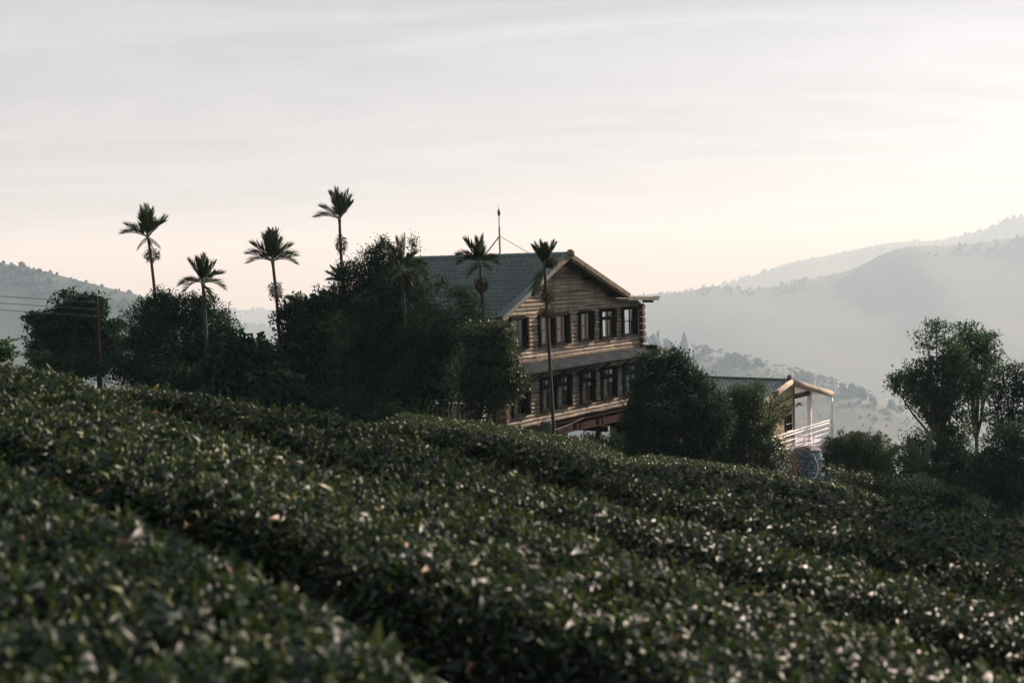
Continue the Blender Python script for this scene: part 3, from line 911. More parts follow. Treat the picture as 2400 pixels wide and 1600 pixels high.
MB().tube([(0, 0, 0.9), (0, v2 - v0, 0.02)], 0.018, 6).build('stay', M['galv'], rod)
MB().lathe([(0.12, 0), (0.1, 0.04), (0.05, 0.08)], 10).build('base_plate', M['galv'], rod)

# ------------------------------------------------------------------ leaf clouds
def leaf_cloud(name, P, D, Nn, ln, wd, rnd, fold=0.34, curl=0.22, simple=False):
    """every leaf its own blade. P base points, D directions, Nn approx normals"""
    D = D / np.linalg.norm(D, axis=1, keepdims=True)
    S = np.cross(D, Nn); S /= np.linalg.norm(S, axis=1, keepdims=True) + 1e-9
    U = np.cross(S, D)
    n = len(P)
    l, w = ln[:, None], wd[:, None]
    if simple:
        V = np.stack([P, P + D * l * 0.5 + S * w * 0.5 + U * l * 0.05, P + D * l, P + D * l * 0.5 - S * w * 0.5 + U * l * 0.05], 1)
        b = np.arange(n)[:, None] * 4
        Fc = np.concatenate([b + np.array([[0, 1, 2]]), b + np.array([[0, 2, 3]])])
        k = 4
    else:
        m = P + D * l * 0.48 + U * l * curl
        V = np.stack([P, m + S * w * 0.5 + U * w * fold, m, m - S * w * 0.5 + U * w * fold, P + D * l - U * l * curl * 0.4], 1)
        b = np.arange(n)[:, None] * 5
        Fc = np.concatenate([b + np.array([[0, 1, 2]]), b + np.array([[0, 2, 3]]), b + np.array([[1, 4, 2]]), b + np.array([[2, 4, 3]])])
        k = 5
    return np_mesh(name, V.reshape(-1, 3), Fc, True, np.repeat(rnd, k))

def rand_dirs(n, up_mean, up_sd, rng):
    az = rng.uniform(0, 2 * math.pi, n)
    el = np.clip(rng.normal(up_mean, up_sd, n), -1.4, 1.5)
    return np.stack([np.cos(az) * np.cos(el), np.sin(az) * np.cos(el), np.sin(el)], 1)

# ------------------------------------------------------------------ tea rows
T_N = np.array([0.712, 0.702]); T_D = np.array([-0.702, 0.712])
FURROWS = [-4.1, -2.05, 0.40, 2.72, 4.98, 6.45, 8.1, 9.9, 11.7, 13.5, 15.3, 17.1]
while FURROWS[-1] < 72: FURROWS.append(FURROWS[-1] + 1.7 + 0.25 * math.sin(len(FURROWS) * 2.3))
def tea_profile(w):
    """height of the clipped hedge across its width, w = -1..1 (furrow to furrow)"""
    a = np.clip(np.abs(w), 0, 1)
    return 0.74 * np.clip(1 - (a / 0.97) ** 7, 0, 1) ** 0.6

def tea_row(k, y0, y1, dens, size, mat, simple=False, label=None, group=None, xlim=None, htot=1.0):
    rng = np.random.default_rng(500 + k)
    c = (FURROWS[k] + FURROWS[k + 1]) / 2          # row centre, perpendicular coordinate
    ROW = FURROWS[k + 1] - FURROWS[k]
    # arclength range that stays inside the planted area
    def ok(x, y):
        good = (y > y0) & (y < y1)
        if xlim is None: good &= (x > -0.50 * y - 1.6) & (x < 0.50 * y + 1.6)
        else: good &= (x > xlim(y)[0]) & (x < xlim(y)[1])
        return good
    tt = np.linspace(-60, 60, 2401)
    px_, py_ = c * T_N[0] + tt * T_D[0], c * T_N[1] + tt * T_D[1]
    g = ok(px_, py_)
    if g.sum() < 12: return None
    t0, t1 = tt[g].min(), tt[g].max()
    mid = (t0 + t1) / 2
    bx, by = c * T_N[0] + mid * T_D[0], c * T_N[1] + mid * T_D[1]
    root = empty('tea_hedge', (bx, by, gz(bx, by)))
    off = np.array([bx, by, gz(bx, by)])
    tag(root, label, 'hedge', group)
    # woody core under the leaves
    ns, nc = max(8, int((t1 - t0) / 0.35)), 13
    ts = np.linspace(t0, t1, ns); ws = np.linspace(-1, 1, nc)
    TT, WW = np.meshgrid(ts, ws, indexing='ij')
    wig = 0.06 * np.sin(TT * 1.3 + k) + 0.05 * np.sin(TT * 2.9 + 2 * k)
    X = (c + WW * ROW * 0.42 + wig) * T_N[0] + TT * T_D[0]
    Y = (c + WW * ROW * 0.42 + wig) * T_N[1] + TT * T_D[1]
    tp_c = np.clip(np.minimum(TT - t0, t1 - TT) / 1.2, 0, 1) ** 0.5 if xlim is not None else 1.0
    Z = ground_z(X, Y) + np.maximum(0, tea_profile(WW) * htot * tp_c - 0.15) - 0.03 * (np.abs(WW) > 0.99)
    idx = np.arange(ns * nc).reshape(ns, nc)
    q = np.stack([idx[:-1, :-1], idx[1:, :-1], idx[1:, 1:], idx[:-1, 1:]], -1).reshape(-1, 4)
    link_mesh('branches', np_mesh('branches', np.stack([X, Y, Z], -1).reshape(-1, 3) - off, q), M['hedge_core'], root)
    # leaves
    n = int((t1 - t0) * ROW * dens * 1.15)
    t = rng.uniform(t0, t1, n); w = rng.uniform(-1, 1, n)
    a = np.abs(w)
    w = np.sign(w) * np.where(rng.random(n) < 0.18, 1 - (1 - a) * 0.35, a)   # more leaves on the shoulders
    wig = 0.06 * np.sin(t * 1.3 + k) + 0.05 * np.sin(t * 2.9 + 2 * k)
    x = (c + w * ROW * 0.44 + wig) * T_N[0] + t * T_D[0]; y = (c + w * ROW * 0.44 + wig) * T_N[1] + t * T_D[1]
    keep = ok(x, y) if xlim is None else np.ones(n, bool)
    if xlim is None:
        keep &= rng.random(n) < np.clip(1.15 - 0.035 * y, 0.45, 1.0)
    x, y, w, t = x[keep], y[keep], w[keep], t[keep]
    n = len(x)
    lump = 0.02 * np.sin(x * 5.1 + y * 3.3) + 0.02 * np.sin(x * 9.7 - y * 7.9 + 1) + 0.02 * np.sin(x * 1.7 + y * 2.1)
    depth = rng.exponential(0.045, n)
    tp_l = np.clip(np.minimum(t - t0, t1 - t) / 1.2, 0, 1) ** 0.5 if xlim is not None else 1.0
    z = ground_z(x, y) + np.maximum(0.02, tea_profile(w) * htot * tp_l + lump * htot - depth) - 0.02
    sc = size * rng.lognormal(0, 0.25, n)
    young = (rng.random(n) < 0.16) & (depth < 0.05)
    sc[young] *= 0.8
    Dv = rand_dirs(n, 0.15, 0.38, rng)
    Dy = rand_dirs(n, 1.05, 0.25, rng)
    Dv[young] = Dy[young]
    out = np.sign(w) * np.clip(np.abs(w) - 0.6, 0, 1) * 1.6
    Dv[:, 0] += out * T_N[0] * 0.8; Dv[:, 1] += out * T_N[1] * 0.8
    Nv = np.stack([rng.normal(0, 0.45, n), rng.normal(0, 0.45, n), np.ones(n)], 1)
    patch = 0.5 + 0.5 * np.sin(x * 0.9 + y * 1.4 + k)
    rnd = rng.uniform(0, 0.8, n)
    rnd[young] = rng.uniform(0.8, 0.975, young.sum()) - 0.06 * patch[young]
    old = rng.random(n) < 0.006
    rnd[old] = 1.0
    z = z + young * 0.035 * htot
    me = leaf_cloud('foliage', np.stack([x, y, z], 1) - off, Dv, Nv, sc, sc * np.where(young, 0.32, 0.44), rnd, simple=simple)
    fo = link_mesh('foliage', me, mat, root)
    fo['kind'] = 'stuff'
    return root

for k in range(1, 11):
    tea_row(k, 2.2, 14.5, 2150 if k < 6 else 1700, 0.060 if k < 6 else 0.064, M['tea'], simple=k > 5, label='long clipped tea hedge of big glossy leaves on the near slope', group='tea hedges on the near slope')
# lower tea garden: rows run on down the bank towards the house and the water tank
def bank(y): return (-0.10 * y, 0.085 * y)
def tank_slope(y): return (0.09 * y, 0.29 * y)
KS = [k for k in range(len(FURROWS) - 1) if FURROWS[k] > 13]
for k in KS:
    tea_row(k, 30, 53, 420, 0.10, M['tea_far'], True, 'low smooth tea hedge on the bank just below the log house', 'tea hedges on the bank by the house', xlim=bank, htot=0.75)
for k in KS:
    tea_row(k, 36, 62, 170, 0.14, M['tea_far'], True, 'low dark tea hedge on the slope below the water tank', 'tea hedges below the water tank', xlim=tank_slope, htot=0.6)

# ------------------------------------------------------------------ cottage with a deck
C_E = at(1945, 922, 72)                # outer end of the porch eave
C_O = C_E - HU * 5.4                    # below the ridge, in the front verge plane
cot = empty('cottage', (C_O.x, C_O.y, C_E.z - 2.55), HZ)
tag(cot, 'small cream cottage with grey tiled roof and open railed deck', 'cottage')
# local: x along the gable (ridge at 0), y along the ridge away, z from the deck floor
RZ, EZ = 3.78, 2.58
CL = 9.0
rf = MB(); slab(rf, [(-4.6, RZ - 1.02), (0, RZ), (5.4, EZ)], 0.10, 0.03, CL)
crf = rf.build('roof', M['white_metal'], cot)
tile_slope('tiles', (-4.66, RZ - 1.03), (-0.03, RZ + 0.005), 0.0, CL, M['roof2'], crf, pitch=0.22, row=0.33, amp=0.04)
tile_slope('tiles', (5.46, EZ - 0.01), (0.03, RZ + 0.005), 0.0, CL, M['roof2'], crf, pitch=0.22, row=0.33, amp=0.04)
def barge(a, b, r=0.15):
    a, b = Vector(a), Vector(b)
    return MB().tube([a, a.lerp(b, 0.33), a.lerp(b, 0.66), b], r, 10)
barge((-4.65, -0.06, RZ - 1.06), (0.02, -0.06, RZ - 0.05)).build('barge_board', M['tan_trim'], crf, True)
barge((0.0, -0.065, RZ - 0.05), (5.45, -0.065, EZ - 0.05), 0.17).build('barge_board', M['tan_trim'], crf, True)
MB().box(-0.13, 0.13, -0.1, CL, RZ + 0.0, RZ + 0.12).build('ridge_cap', M['trim'], crf)
MB().lathe([(0.11, 0), (0.14, 0.08), (0.12, 0.2), (0.05, 0.27)], 12, (0, 0.05, RZ + 0.06)).build('finial', M['fascia'], crf, True)
# cladding: ribbed cream sheets, one mesh per sheet
WY = 0.75
wx0, wx1 = -4.2, 1.95
win = (0.95, 1.68, 0.62, 1.72)
def zroof(x): return (RZ - 0.12 + (x * 1.02 / 4.6 if x < 0 else -x * (RZ - EZ) / 5.4))
wall = MB().box(wx0, wx1 - 0.02, WY + 0.02, WY + 0.08, 0.0, 0.6)
wall.box(wx0, win[0] - 0.02, WY + 0.02, WY + 0.08, 0.6, 2.3).box(win[1] + 0.02, wx1 - 0.02, WY + 0.02, WY + 0.08, 0.6, 2.3).box(win[0] - 0.02, win[1] + 0.02, WY + 0.02, WY + 0.08, win[3] + 0.02, 2.3)
cw = wall.build('front_wall', M['cream'], cot)
x = wx0
while x < wx1 - 0.05:
    w = min(0.16, wx1 - x)
    zt = min(zroof(x), zroof(x + w)) - 0.01
    segs = [(0.0, zt)]
    if x + w > win[0] - 0.04 and x < win[1] + 0.04: segs = [(0.0, win[2] - 0.05), (win[3] + 0.05, zt)]
    for z0, z1 in segs:
        MB().box(x + 0.012, x + w * 0.62, WY - 0.045, WY + 0.02, z0, z1).box(x + w * 0.62, x + w, WY - 0.008, WY + 0.02, z0, z1).build('cladding_rib', M['cream'], cw)
    x += 0.16
MB().box(wx1, wx1 + 0.12, WY - 0.08, WY + 0.1, 0.0, zroof(2.07)).build('corner_post', M['brown_post'], cot)
MB().box(wx1 - 0.04, wx1 + 0.04, WY + 0.1, CL - 0.3, 0.0, 2.9).build('side_wall', M['cream'], cot)
MB().box(wx0, wx0 + 0.08, WY + 0.1, CL - 0.3, 0.0, 2.7).build('side_wall', M['cream'], cot)
MB().box(wx0 + 0.09, wx1 - 0.05, CL - 0.4, CL - 0.3, 0.0, 2.7).build('back_wall', M['cream'], cot)
f = MB().box(win[0] - 0.05, win[0], WY - 0.06, WY + 0.05, win[2], win[3]).box(win[1], win[1] + 0.05, WY - 0.06, WY + 0.05, win[2], win[3]).box(win[0] - 0.05, win[1] + 0.05, WY - 0.065, WY + 0.05, win[3], win[3] + 0.05).box(win[0] - 0.05, win[1] + 0.05, WY - 0.065, WY + 0.05, win[2] - 0.05, win[2])
f.box(win[0] + 0.34, win[0] + 0.37, WY - 0.03, WY + 0.02, win[2], win[3])
cwn = f.build('window', M['casing'], cot)
MB().box(win[0], win[1], WY + 0.02, WY + 0.026, win[2], win[3]).build('pane', M['glass'], cwn)
for z in (0.9, 1.3):
    MB().tube([(win[0] - 0.03, WY - 0.09, z), (win[1] + 0.03, WY - 0.09, z)], 0.018, 6).build('bar', M['white_metal'], cwn)
MB().box(wx0 + 0.1, wx1 - 0.06, WY + 0.4, WY + 0.45, 0.01, 2.6).build('inner_screen', M['interior'], cwn)
# deck
DK = MB().box(-5.2, 5.15, -0.35, CL - 0.3, -0.12, -0.01)
dk = DK.build('deck', M['lilac_fascia'], cot)
MB().box(-5.2, 5.2, -0.42, -0.36, -0.52, 0.02).build('deck_fascia', M['lilac_fascia'], dk)
MB().box(5.16, 5.22, -0.36, CL - 0.3, -0.52, 0.02).build('deck_fascia', M['lilac_fascia'], dk)
for xx, yy in ((5.0, 0.0), (5.0, 4.2), (5.0, 8.2), (0.5, 0.0), (-4.5, 0.0), (0.5, 8.0)):
    p = C_O + HU * xx + HV * yy
    zg = gz(p.x, p.y) - cot.location.z - 0.3
    MB().box(xx - 0.1, xx + 0.1, yy - 0.1 + 0.05, yy + 0.15, zg, -0.13).build('stilt', M['galv'], dk)
# columns and downpipe
MB().box(3.95, 4.15, 0.55, 0.75, 0.0, zroof(4.05) - 0.02).build('column', M['white_metal'], cot)
MB().box(3.95, 4.15, 6.55, 6.75, 0.0, zroof(4.05) - 0.02).build('column', M['white_metal'], cot)
MB().box(2.08, 4.2, 0.58, 0.72, zroof(3.2) - 0.36, zroof(3.2) - 0.12).build('porch_beam', M['soffit'], cot)
hose('downpipe', [(5.4, -0.12, EZ - 0.16), (5.36, -0.14, EZ - 0.3), (5.10, -0.25, EZ - 0.42), (5.06, -0.27, EZ - 0.6), (5.06, -0.27, 1.6), (5.06, -0.27, 0.0)], 0.045, M['white_metal'], cot)
# railing: posts and rails along the front and the outer side
rl = MB().tube([(-5.1, -0.2, 1.12), (5.05, -0.2, 1.12)], 0.045, 8).build('railing', M['white_metal'], cot)
for z, r in ((0.98, 0.036), (0.70, 0.03), (0.44, 0.03), (0.16, 0.032)):
    MB().tube([(-5.1, -0.2, z), (5.05, -0.2, z)], r, 6).build('rail', M['white_metal'], rl)
for xx in np.linspace(-5.1, 5.05, 9):
    MB().tube([(xx, -0.2, -0.02), (xx, -0.2, 1.1)], 0.024, 6).build('railing_post', M['white_metal'], rl)
rl2 = MB().tube([(5.05, -0.2, 1.125), (5.05, CL - 0.5, 1.125)], 0.033, 8).build('railing', M['white_metal'], cot)
for z, r in ((0.98, 0.022), (0.70, 0.018), (0.44, 0.018), (0.16, 0.02)):
    MB().tube([(5.05, -0.19, z), (5.05, CL - 0.5, z)], r, 6).build('rail', M['white_metal'], rl2)
for yy in np.linspace(1.6, CL - 0.5, 5):
    MB().tube([(5.05, yy, -0.02), (5.05, yy, 1.1)], 0.02, 6).build('railing_post', M['white_metal'], rl2)
MB().tube([(2.0, CL - 0.5, 1.12), (5.05, CL - 0.5, 1.12)], 0.025, 6).tube([(2.0, CL - 0.5, 0.5), (5.05, CL - 0.5, 0.5)], 0.018, 6).build('rail', M['white_metal'], rl2)

# ------------------------------------------------------------------ round water tank with pebble-like paint
m, nt, N, L, P = new_mat('blue_mottled_tank')
tc = N.new('ShaderNodeTexCoord'); vo = N.new('ShaderNodeTexVoronoi'); vo.inputs['Scale'].default_value = 7.0
L.new(tc.outputs['Object'], vo.inputs['Vector'])
nz = N.new('ShaderNodeTexNoise'); nz.inputs['Scale'].default_value = 6; nz.inputs['Detail'].default_value = 6
L.new(tc.outputs['Object'], nz.inputs['Vector'])
ad = N.new('ShaderNodeMath'); ad.operation = 'MULTIPLY_ADD'; ad.inputs[1].default_value = 0.9
L.new(vo.outputs['Distance'], ad.inputs[0]); L.new(nz.outputs['Fac'], ad.inputs[2])
rp = N.new('ShaderNodeValToRGB')
rp.color_ramp.elements[0].position = 0.55; rp.color_ramp.elements[0].color = (0.40, 0.46, 0.48, 1)
rp.color_ramp.elements[1].position = 0.95; rp.color_ramp.elements[1].color = (0.05, 0.10, 0.13, 1)
L.new(ad.outputs[0], rp.inputs[0]); L.new(rp.outputs[0], P.inputs['Base Color'])
P.inputs['Roughness'].default_value = 0.55
M['pebble_tank'] = m
tp = at(1893, 1122, 67)
tank = empty('water_tank', (tp.x, tp.y, tp.z))
tag(tank, 'blue mottled round water tank with domed lid and white hose', 'water tank')
TR, TH = 0.72, 1.52
MB().lathe([(TR, 0), (TR, 0.03), (TR * 1.0, TH - 0.04), (TR * 1.03, TH - 0.03), (TR * 1.03, TH + 0.02)], 32).build('body', M['pebble_tank'], tank, False)
MB().lathe([(TR * 1.035, TH + 0.02), (TR * 0.8, TH + 0.12), (TR * 0.35, TH + 0.22), (0.02, TH + 0.26)], 32).build('lid', M['pipe'], tank, True)
MB().lathe([(0.16, 0), (0.16, 0.05), (0.02, 0.07)], 12, (-0.05, -0.35, TH + 0.15)).build('hatch', M['dark_box'], tank)
for zz in (0.75, 0.4):
    pass
MB().tube([(TR * math.cos(a), TR * math.sin(a), 0.62) for a in np.linspace(0, 2 * math.pi, 33)], 0.012, 5, False).build('hoop', M['galv'], tank)
MB().box(-TR * 0.3 - 0.02, -TR * 0.3 + 0.02, -TR - 0.01, -TR * 0.93, 0.0, TH).build('seam', M['dark_box'], tank)
hose('hose', [(0.0, -0.38, TH + 0.2), (0.14, -0.62, TH + 0.05), (0.24, -0.82, TH - 0.35), (0.34, -0.86, 0.85), (0.30, -0.9, 0.45), (0.05, -0.95, 0.1), (-0.35, -1.05, -0.25), (-0.5, -1.1, -0.32)], 0.024, M['white_metal'], tank)
MB().box(-1.2, 1.5, -1.0, 0.9, -1.3, -0.0).build('plinth', M['dark_box'], tank)
# loose pipes lying beside it
for i, (a, b) in enumerate([((1918, 1121, 66.2), (1955, 1124, 66.6)), ((1900, 1126, 65.8), (1950, 1121, 66.4))]):
    pa, pb = at(*a), at(*b)
    pa.z = max(pa.z, gz(pa.x, pa.y) + 0.03); pb.z = max(pb.z, gz(pb.x, pb.y) + 0.03)
    o = MB().tube([pa, pb], 0.035, 8).build('loose_pipe', M['pipe'])
    tag(o, 'pale plastic pipe lying on the ground beside the water tank', 'pipe', 'pipes lying beside the water tank')
# hose trailing through the hedge
o = hose('garden_hose', [at(1630, 1108, 61), at(1665, 1103, 61), at(1710, 1104, 61.2), at(1760, 1108, 61.5), at(1790, 1109, 62), at(1830, 1124, 62), at(1850, 1131, 62)], 0.02, M['pipe'])
tag(o, 'thin pale garden hose trailing along the foot of the shrubs', 'hose')

# ------------------------------------------------------------------ stainless tank behind the front tree
sp = at(1078, 1008, 55.5)
st = empty('steel_tank', (sp.x, sp.y, sp.z - 0.3))
tag(st, 'ribbed stainless steel tank half hidden behind a small tree', 'water tank')
prof = [(1.22, 0)]
for i in range(10):
    z = 0.05 + i * 0.155
    prof += [(1.22, z), (1.22, z + 0.11), (1.26, z + 0.12), (1.26, z + 0.145)]
prof += [(1.22, 1.62), (0.6, 1.85), (0.05, 1.95)]
MB().lathe(prof, 40).build('body', M['steel'], st)
MB().lathe([(0.25, 1.86), (0.25, 1.95), (0.02, 1.98)], 16).build('hatch', M['steel'], st)
gzz = gz(sp.x, sp.y) - (sp.z - 0.3) - 0.2
MB().box(-1.3, 1.3, -1.3, 1.3, min(gzz, -0.3), -0.005).build('plinth', M['dark_box'], st)
# dark post and pipe by the corner
for i, (px, r, mt, nm, lb) in enumerate([(1147, 0.05, 'galv', 'drain_pipe', 'grey drain pipe standing beside the house corner'), (1158, 0.13, 'pole_wood', 'timber_post', 'dark timber post by the left house corner')]):
    p = at(px, 1015, 56.6); zg = gz(p.x, p.y) - 0.1
    top = at(px, 900, 56.6).z
    o = MB().tube([(0, 0, 0), (0, 0, top - zg)], r, 10).build(nm, M[mt]); o.location = (p.x, p.y, zg)
    tag(o, lb, 'pipe' if i == 0 else 'post')
# barrels in front of the wall
for i, (px, py, w, h, lb) in enumerate([(1283, 1030, 0.30, 0.62, 'tall dark barrel standing by the palm trunk'), (1262, 1022, 0.24, 0.45, 'smaller dark barrel under the wall pipe')]):
    p = at(px, py, 57.0 + i * 0.6); zg = gz(p.x, p.y)
    ba = empty('barrel', (p.x, p.y, zg - 0.05)); tag(ba, lb, 'barrel')
    hh = max(h, at(px, py - 44 + 16 * i, 57.0 + i * 0.6).z - zg)
    MB().lathe([(w * 0.92, 0), (w, 0.06), (w, hh * 0.48), (w * 1.05, hh * 0.5), (w, hh * 0.52), (w, hh - 0.05), (w * 0.9, hh)], 20).build('body', M['dark_box'], ba, False)
    MB().lathe([(w * 0.95, hh), (w * 0.95, hh + 0.03), (0.03, hh + 0.06)], 20).build('lid', M['dark_box'], ba)

# ------------------------------------------------------------------ utility pole and cables
pb = at(232, 862, 56); pt = at(224, 694, 56)
zg = gz(pb.x, pb.y)
pole = empty('utility_pole', (pb.x, pb.y, zg - 0.3))
tag(pole, 'weathered wooden utility pole standing before the leafy trees', 'utility pole')
lean = (pt.x - pb.x)
MB().tube([(0, 0, 0), (lean * 0.5, 0, (pt.z - zg) * 0.5), (lean, 0, pt.z - zg + 0.3)], [0.125, 0.11, 0.095], 10).build('shaft', M['pole_wood'], pole, False)
MB().lathe([(0.10, 0), (0.10, 0.05), (0.04, 0.09)], 10, (lean, 0, pt.z - zg + 0.3)).build('cap', M['dark_box'], pole)
for i, (yl, yr) in enumerate([(677, 708), (692, 724), (708, 740)]):
    a = at(-700, yl - 80, 95); b = at(228, yr, 56)
    MB().tube([(lean + 0.0, -0.16, b.z - zg + 0.3), (lean, 0.0, b.z - zg + 0.3)], 0.03, 6).build('insulator', M['pipe'], pole)
    pts = []
    for k in range(25):
        t = k / 24
        p = a.lerp(b, t); p.z -= 1.1 * 4 * t * (1 - t) * 0.45
        pts.append(p - Vector((0, 0.16, 0)) * t)
    o = MB().tube(pts, 0.015, 5).build('power_cable', M['cable'])
    tag(o, ['topmost black power cable running to the wooden utility pole', 'middle black power cable running to the wooden utility pole', 'lowest black power cable running to the wooden utility pole'][i], 'cable', 'power cables')

# ------------------------------------------------------------------ areca palms
def frond_mesh(base, dirv, length, droop, rng, dry=False, leaflet=0.36, stiff=1.0):
    """arching rachis with two ranks of leaflets; returns leaf mesh data and rachis points"""
    d = np.array(dirv, float); d /= np.linalg.norm(d)
    n = 26
    t = np.linspace(0, 1, n)
    pts = np.array(base)[None] + d[None] * (length * t)[:, None]
    pts[:, 2] -= droop * length * t ** 2.2
    tan = np.gradient(pts, axis=0); tan /= np.linalg.norm(tan, axis=1, keepdims=True)
    up = np.array([0, 0, 1.0])
    P, D, Nn, ln, wd = [], [], [], [], []
    for i in range(4, n):
        f = t[i]
        for sgn in (-1, 1):
            for rep in range(2):
                side = np.cross(tan[i], up); nn_ = np.linalg.norm(side)
                side = side / nn_ if nn_ > 1e-3 else np.array([1.0, 0, 0])
                upl = np.cross(side, tan[i])
                L_ = leaflet * (0.55 + 0.75 * math.sin(math.pi * min(1, 0.15 + f * 0.8))) * rng.uniform(0.8, 1.15)
                ang = 0.95 - 0.55 * f
                v = tan[i] * math.cos(ang) + side * sgn * math.sin(ang) * (0.85) + upl * (0.32 if not dry else -0.2)
                v = v + rng.normal(0, 0.09, 3)
                if dry: v = v * 0.5 + np.array([0, 0, -1.0])
                base_p = pts[i] if rep == 0 else pts[i] * 0.5 + pts[i - 1] * 0.5
                P.append(base_p); D.append(v); Nn.append(upl + rng.normal(0, 0.25, 3)); ln.append(L_); wd.append(0.056 if not dry else 0.02)
    return np.array(P), np.array(D), np.array(Nn), np.array(ln), np.array(wd), pts

def palm(label, trunk_px, depth, fronds, fruit=None, shaft=0.42, r=0.072, seed=0, dry=(), dz=0.0):
    """trunk_px: points from base to crown; fronds: (image-plane angle from up, length in px, droop, yaw jitter)"""
    rng = np.random.default_rng(900 + seed)
    P = [at(px, py, depth) for px, py in trunk_px]
    base = P[0].copy(); zg = gz(base.x, base.y)
    base.z = zg - 0.2
    root = empty('areca_palm', base)
    tag(root, label, 'palm tree', 'areca palms')
    top = P[-1]
    pts = [Vector((0, 0, 0))] + [p - base for p in P if p.z > zg + 0.3]
    # resample trunk smoothly
    ts = np.linspace(0, 1, len(pts)); tt = np.linspace(0, 1, 18)
    A = np.array([p[:] for p in pts])
    S = np.stack([np.interp(tt, ts, A[:, k]) for k in range(3)], 1)
    for _ in range(3): S[1:-1] = (S[:-2] + 2 * S[1:-1] + S[2:]) / 4
    S[-1] = A[-1]
    dd = (S[-1] - S[-2]) / np.linalg.norm(S[-1] - S[-2])
    # trunk stops where the crownshaft starts
    MB().tube([tuple(p) for p in S], [r * (1.15 - 0.3 * k) for k in np.linspace(0, 1, len(S))], 10).build('trunk', M['palm_bark'], root, True)
    cs0 = S[-1] - dd * 0.02
    MB().tube([tuple(cs0), tuple(cs0 + dd * shaft * 0.35), tuple(cs0 + dd * shaft * 0.8), tuple(cs0 + dd * shaft)], [r * 0.9, r * 1.15, r * 0.9, r * 0.5], 10).build('crownshaft', M['crownshaft'], root, True)
    pxm = depth / F_PX
    c = cs0 + dd * shaft * 0.45
    cr = CAM_R
    right = np.array((cr @ Vector((1, 0, 0)))[:]); upv = np.array([0, 0, 1.0]); fwd = np.array([0, 1.0, 0])
    for i, (ang, lpx, droop, yaw) in enumerate(fronds):
        a = math.radians(ang); yw = math.radians(yaw)
        L_ = lpx * pxm
        horiz = right * math.cos(yw) + fwd * math.sin(yw)
        d = upv * math.cos(a) + horiz * math.sin(a)
        L3 = L_ / max(0.6, math.sqrt(math.cos(a) ** 2 + (math.sin(a) * math.cos(yw)) ** 2))
        isdry = i in dry
        p, D, Nn, ln, wd, ra = frond_mesh(c + rng.normal(0, 0.015, 3), d, L3 * 0.72, droop, rng, isdry, leaflet=0.31 * L3 / 1.05 if not isdry else 0.26 * L3)
        me = leaf_cloud('frond', p, D, Nn, ln, wd, rng.uniform(0, 1, len(p)), fold=0.1, curl=0.03 if not isdry else 0.0)
        f = link_mesh('frond', me, M['palm_dry'] if isdry else M['palm_leaf'], root)
        MB().tube([tuple(q) for q in ra[::3]], [0.028 * (1 - 0.8 * k / 8) + 0.004 for k in range(len(ra[::3]))], 5).build('rachis', M['crownshaft'], f, True)
    if fruit:
        for fx, fy, rx, ry in fruit:
            cen = np.array((at(fx, fy, depth) - base)[:])
            n = 420
            v = rng.normal(0, 1, (n, 3)); v /= np.linalg.norm(v, axis=1, keepdims=True)
            rad = rng.uniform(0.25, 1, n) ** 0.6
            pp = cen + v * rad[:, None] * np.array([rx * pxm, rx * pxm, ry * pxm])
            D = v * 0.5 + np.array([0, 0, -0.9]) + rng.normal(0, 0.3, (n, 3))
            me = leaf_cloud('fruit_bunch', pp, D, rng.normal(0, 1, (n, 3)), rng.uniform(0.08, 0.22, n), rng.uniform(0.015, 0.05, n), rng.uniform(0, 1, n))
            link_mesh('fruit_bunch', me, M['palm_dry'], root)
    return root

palm('tallest slender areca palm rising alone from the left end of the round bush', [(375, 930), (366, 712), (358, 640), (352, 590), (348, 565)], 60,
     [(-12, 95, 0.05, 20), (4, 92, 0.0, -30), (14, 85, 0.05, 60), (38, 92, 0.18, 10), (50, 85, 0.25, -40), (-50, 85, 0.22, 0), (-62, 78, 0.35, 30), (-25, 80, 0.1, -60), (25, 80, 0.1, 100), (105, 42, 0.5, 10), (-110, 40, 0.6, 0), (150, 30, 0.4, 20)], [(356, 596, 18, 17)], seed=1, dry=(9, 10, 11))
palm('short areca palm with a frond hanging down in front of the round bush', [(487, 900), (482, 760), (478, 700), (476, 672)], 50.5,
     [(-30, 85, 0.1, 0), (-14, 78, 0.05, 40), (10, 82, 0.02, -20), (30, 80, 0.15, 15), (52, 78, 0.3, -20), (-65, 75, 0.5, 10), (-80, 65, 0.55, -30), (70, 60, 0.6, 40), (160, 75, -0.1, 10), (20, 70, 0.1, 80)], None, seed=2)
palm('areca palm with a wide fan crown standing clear between two trees', [(662, 930), (655, 790), (648, 690), (642, 640), (640, 622)], 56,
     [(-55, 92, 0.3, 0), (-42, 90, 0.2, 30), (-22, 88, 0.05, -30), (0, 92, 0.0, 20), (14, 95, 0.0, -20), (42, 88, 0.25, 10), (55, 88, 0.4, -20), (-66, 84, 0.45, -15), (66, 72, 0.5, 25), (28, 80, 0.15, 70), (-12, 80, 0.05, 90)], [(646, 678, 17, 20)], seed=3)
palm('tall areca palm with dry flower stalks rising behind the big dark tree', [(815, 960), (806, 700), (800, 610), (797, 550), (796, 522)], 59,
     [(-8, 92, 0.02, 20), (-22, 85, 0.05, -30), (20, 92, 0.05, 0), (32, 78, 0.05, 30), (-48, 78, 0.2, 0), (-66, 78, 0.35, 10), (45, 66, 0.05, -30), (10, 75, 0.05, 80)], [(800, 572, 13, 24)], seed=4)
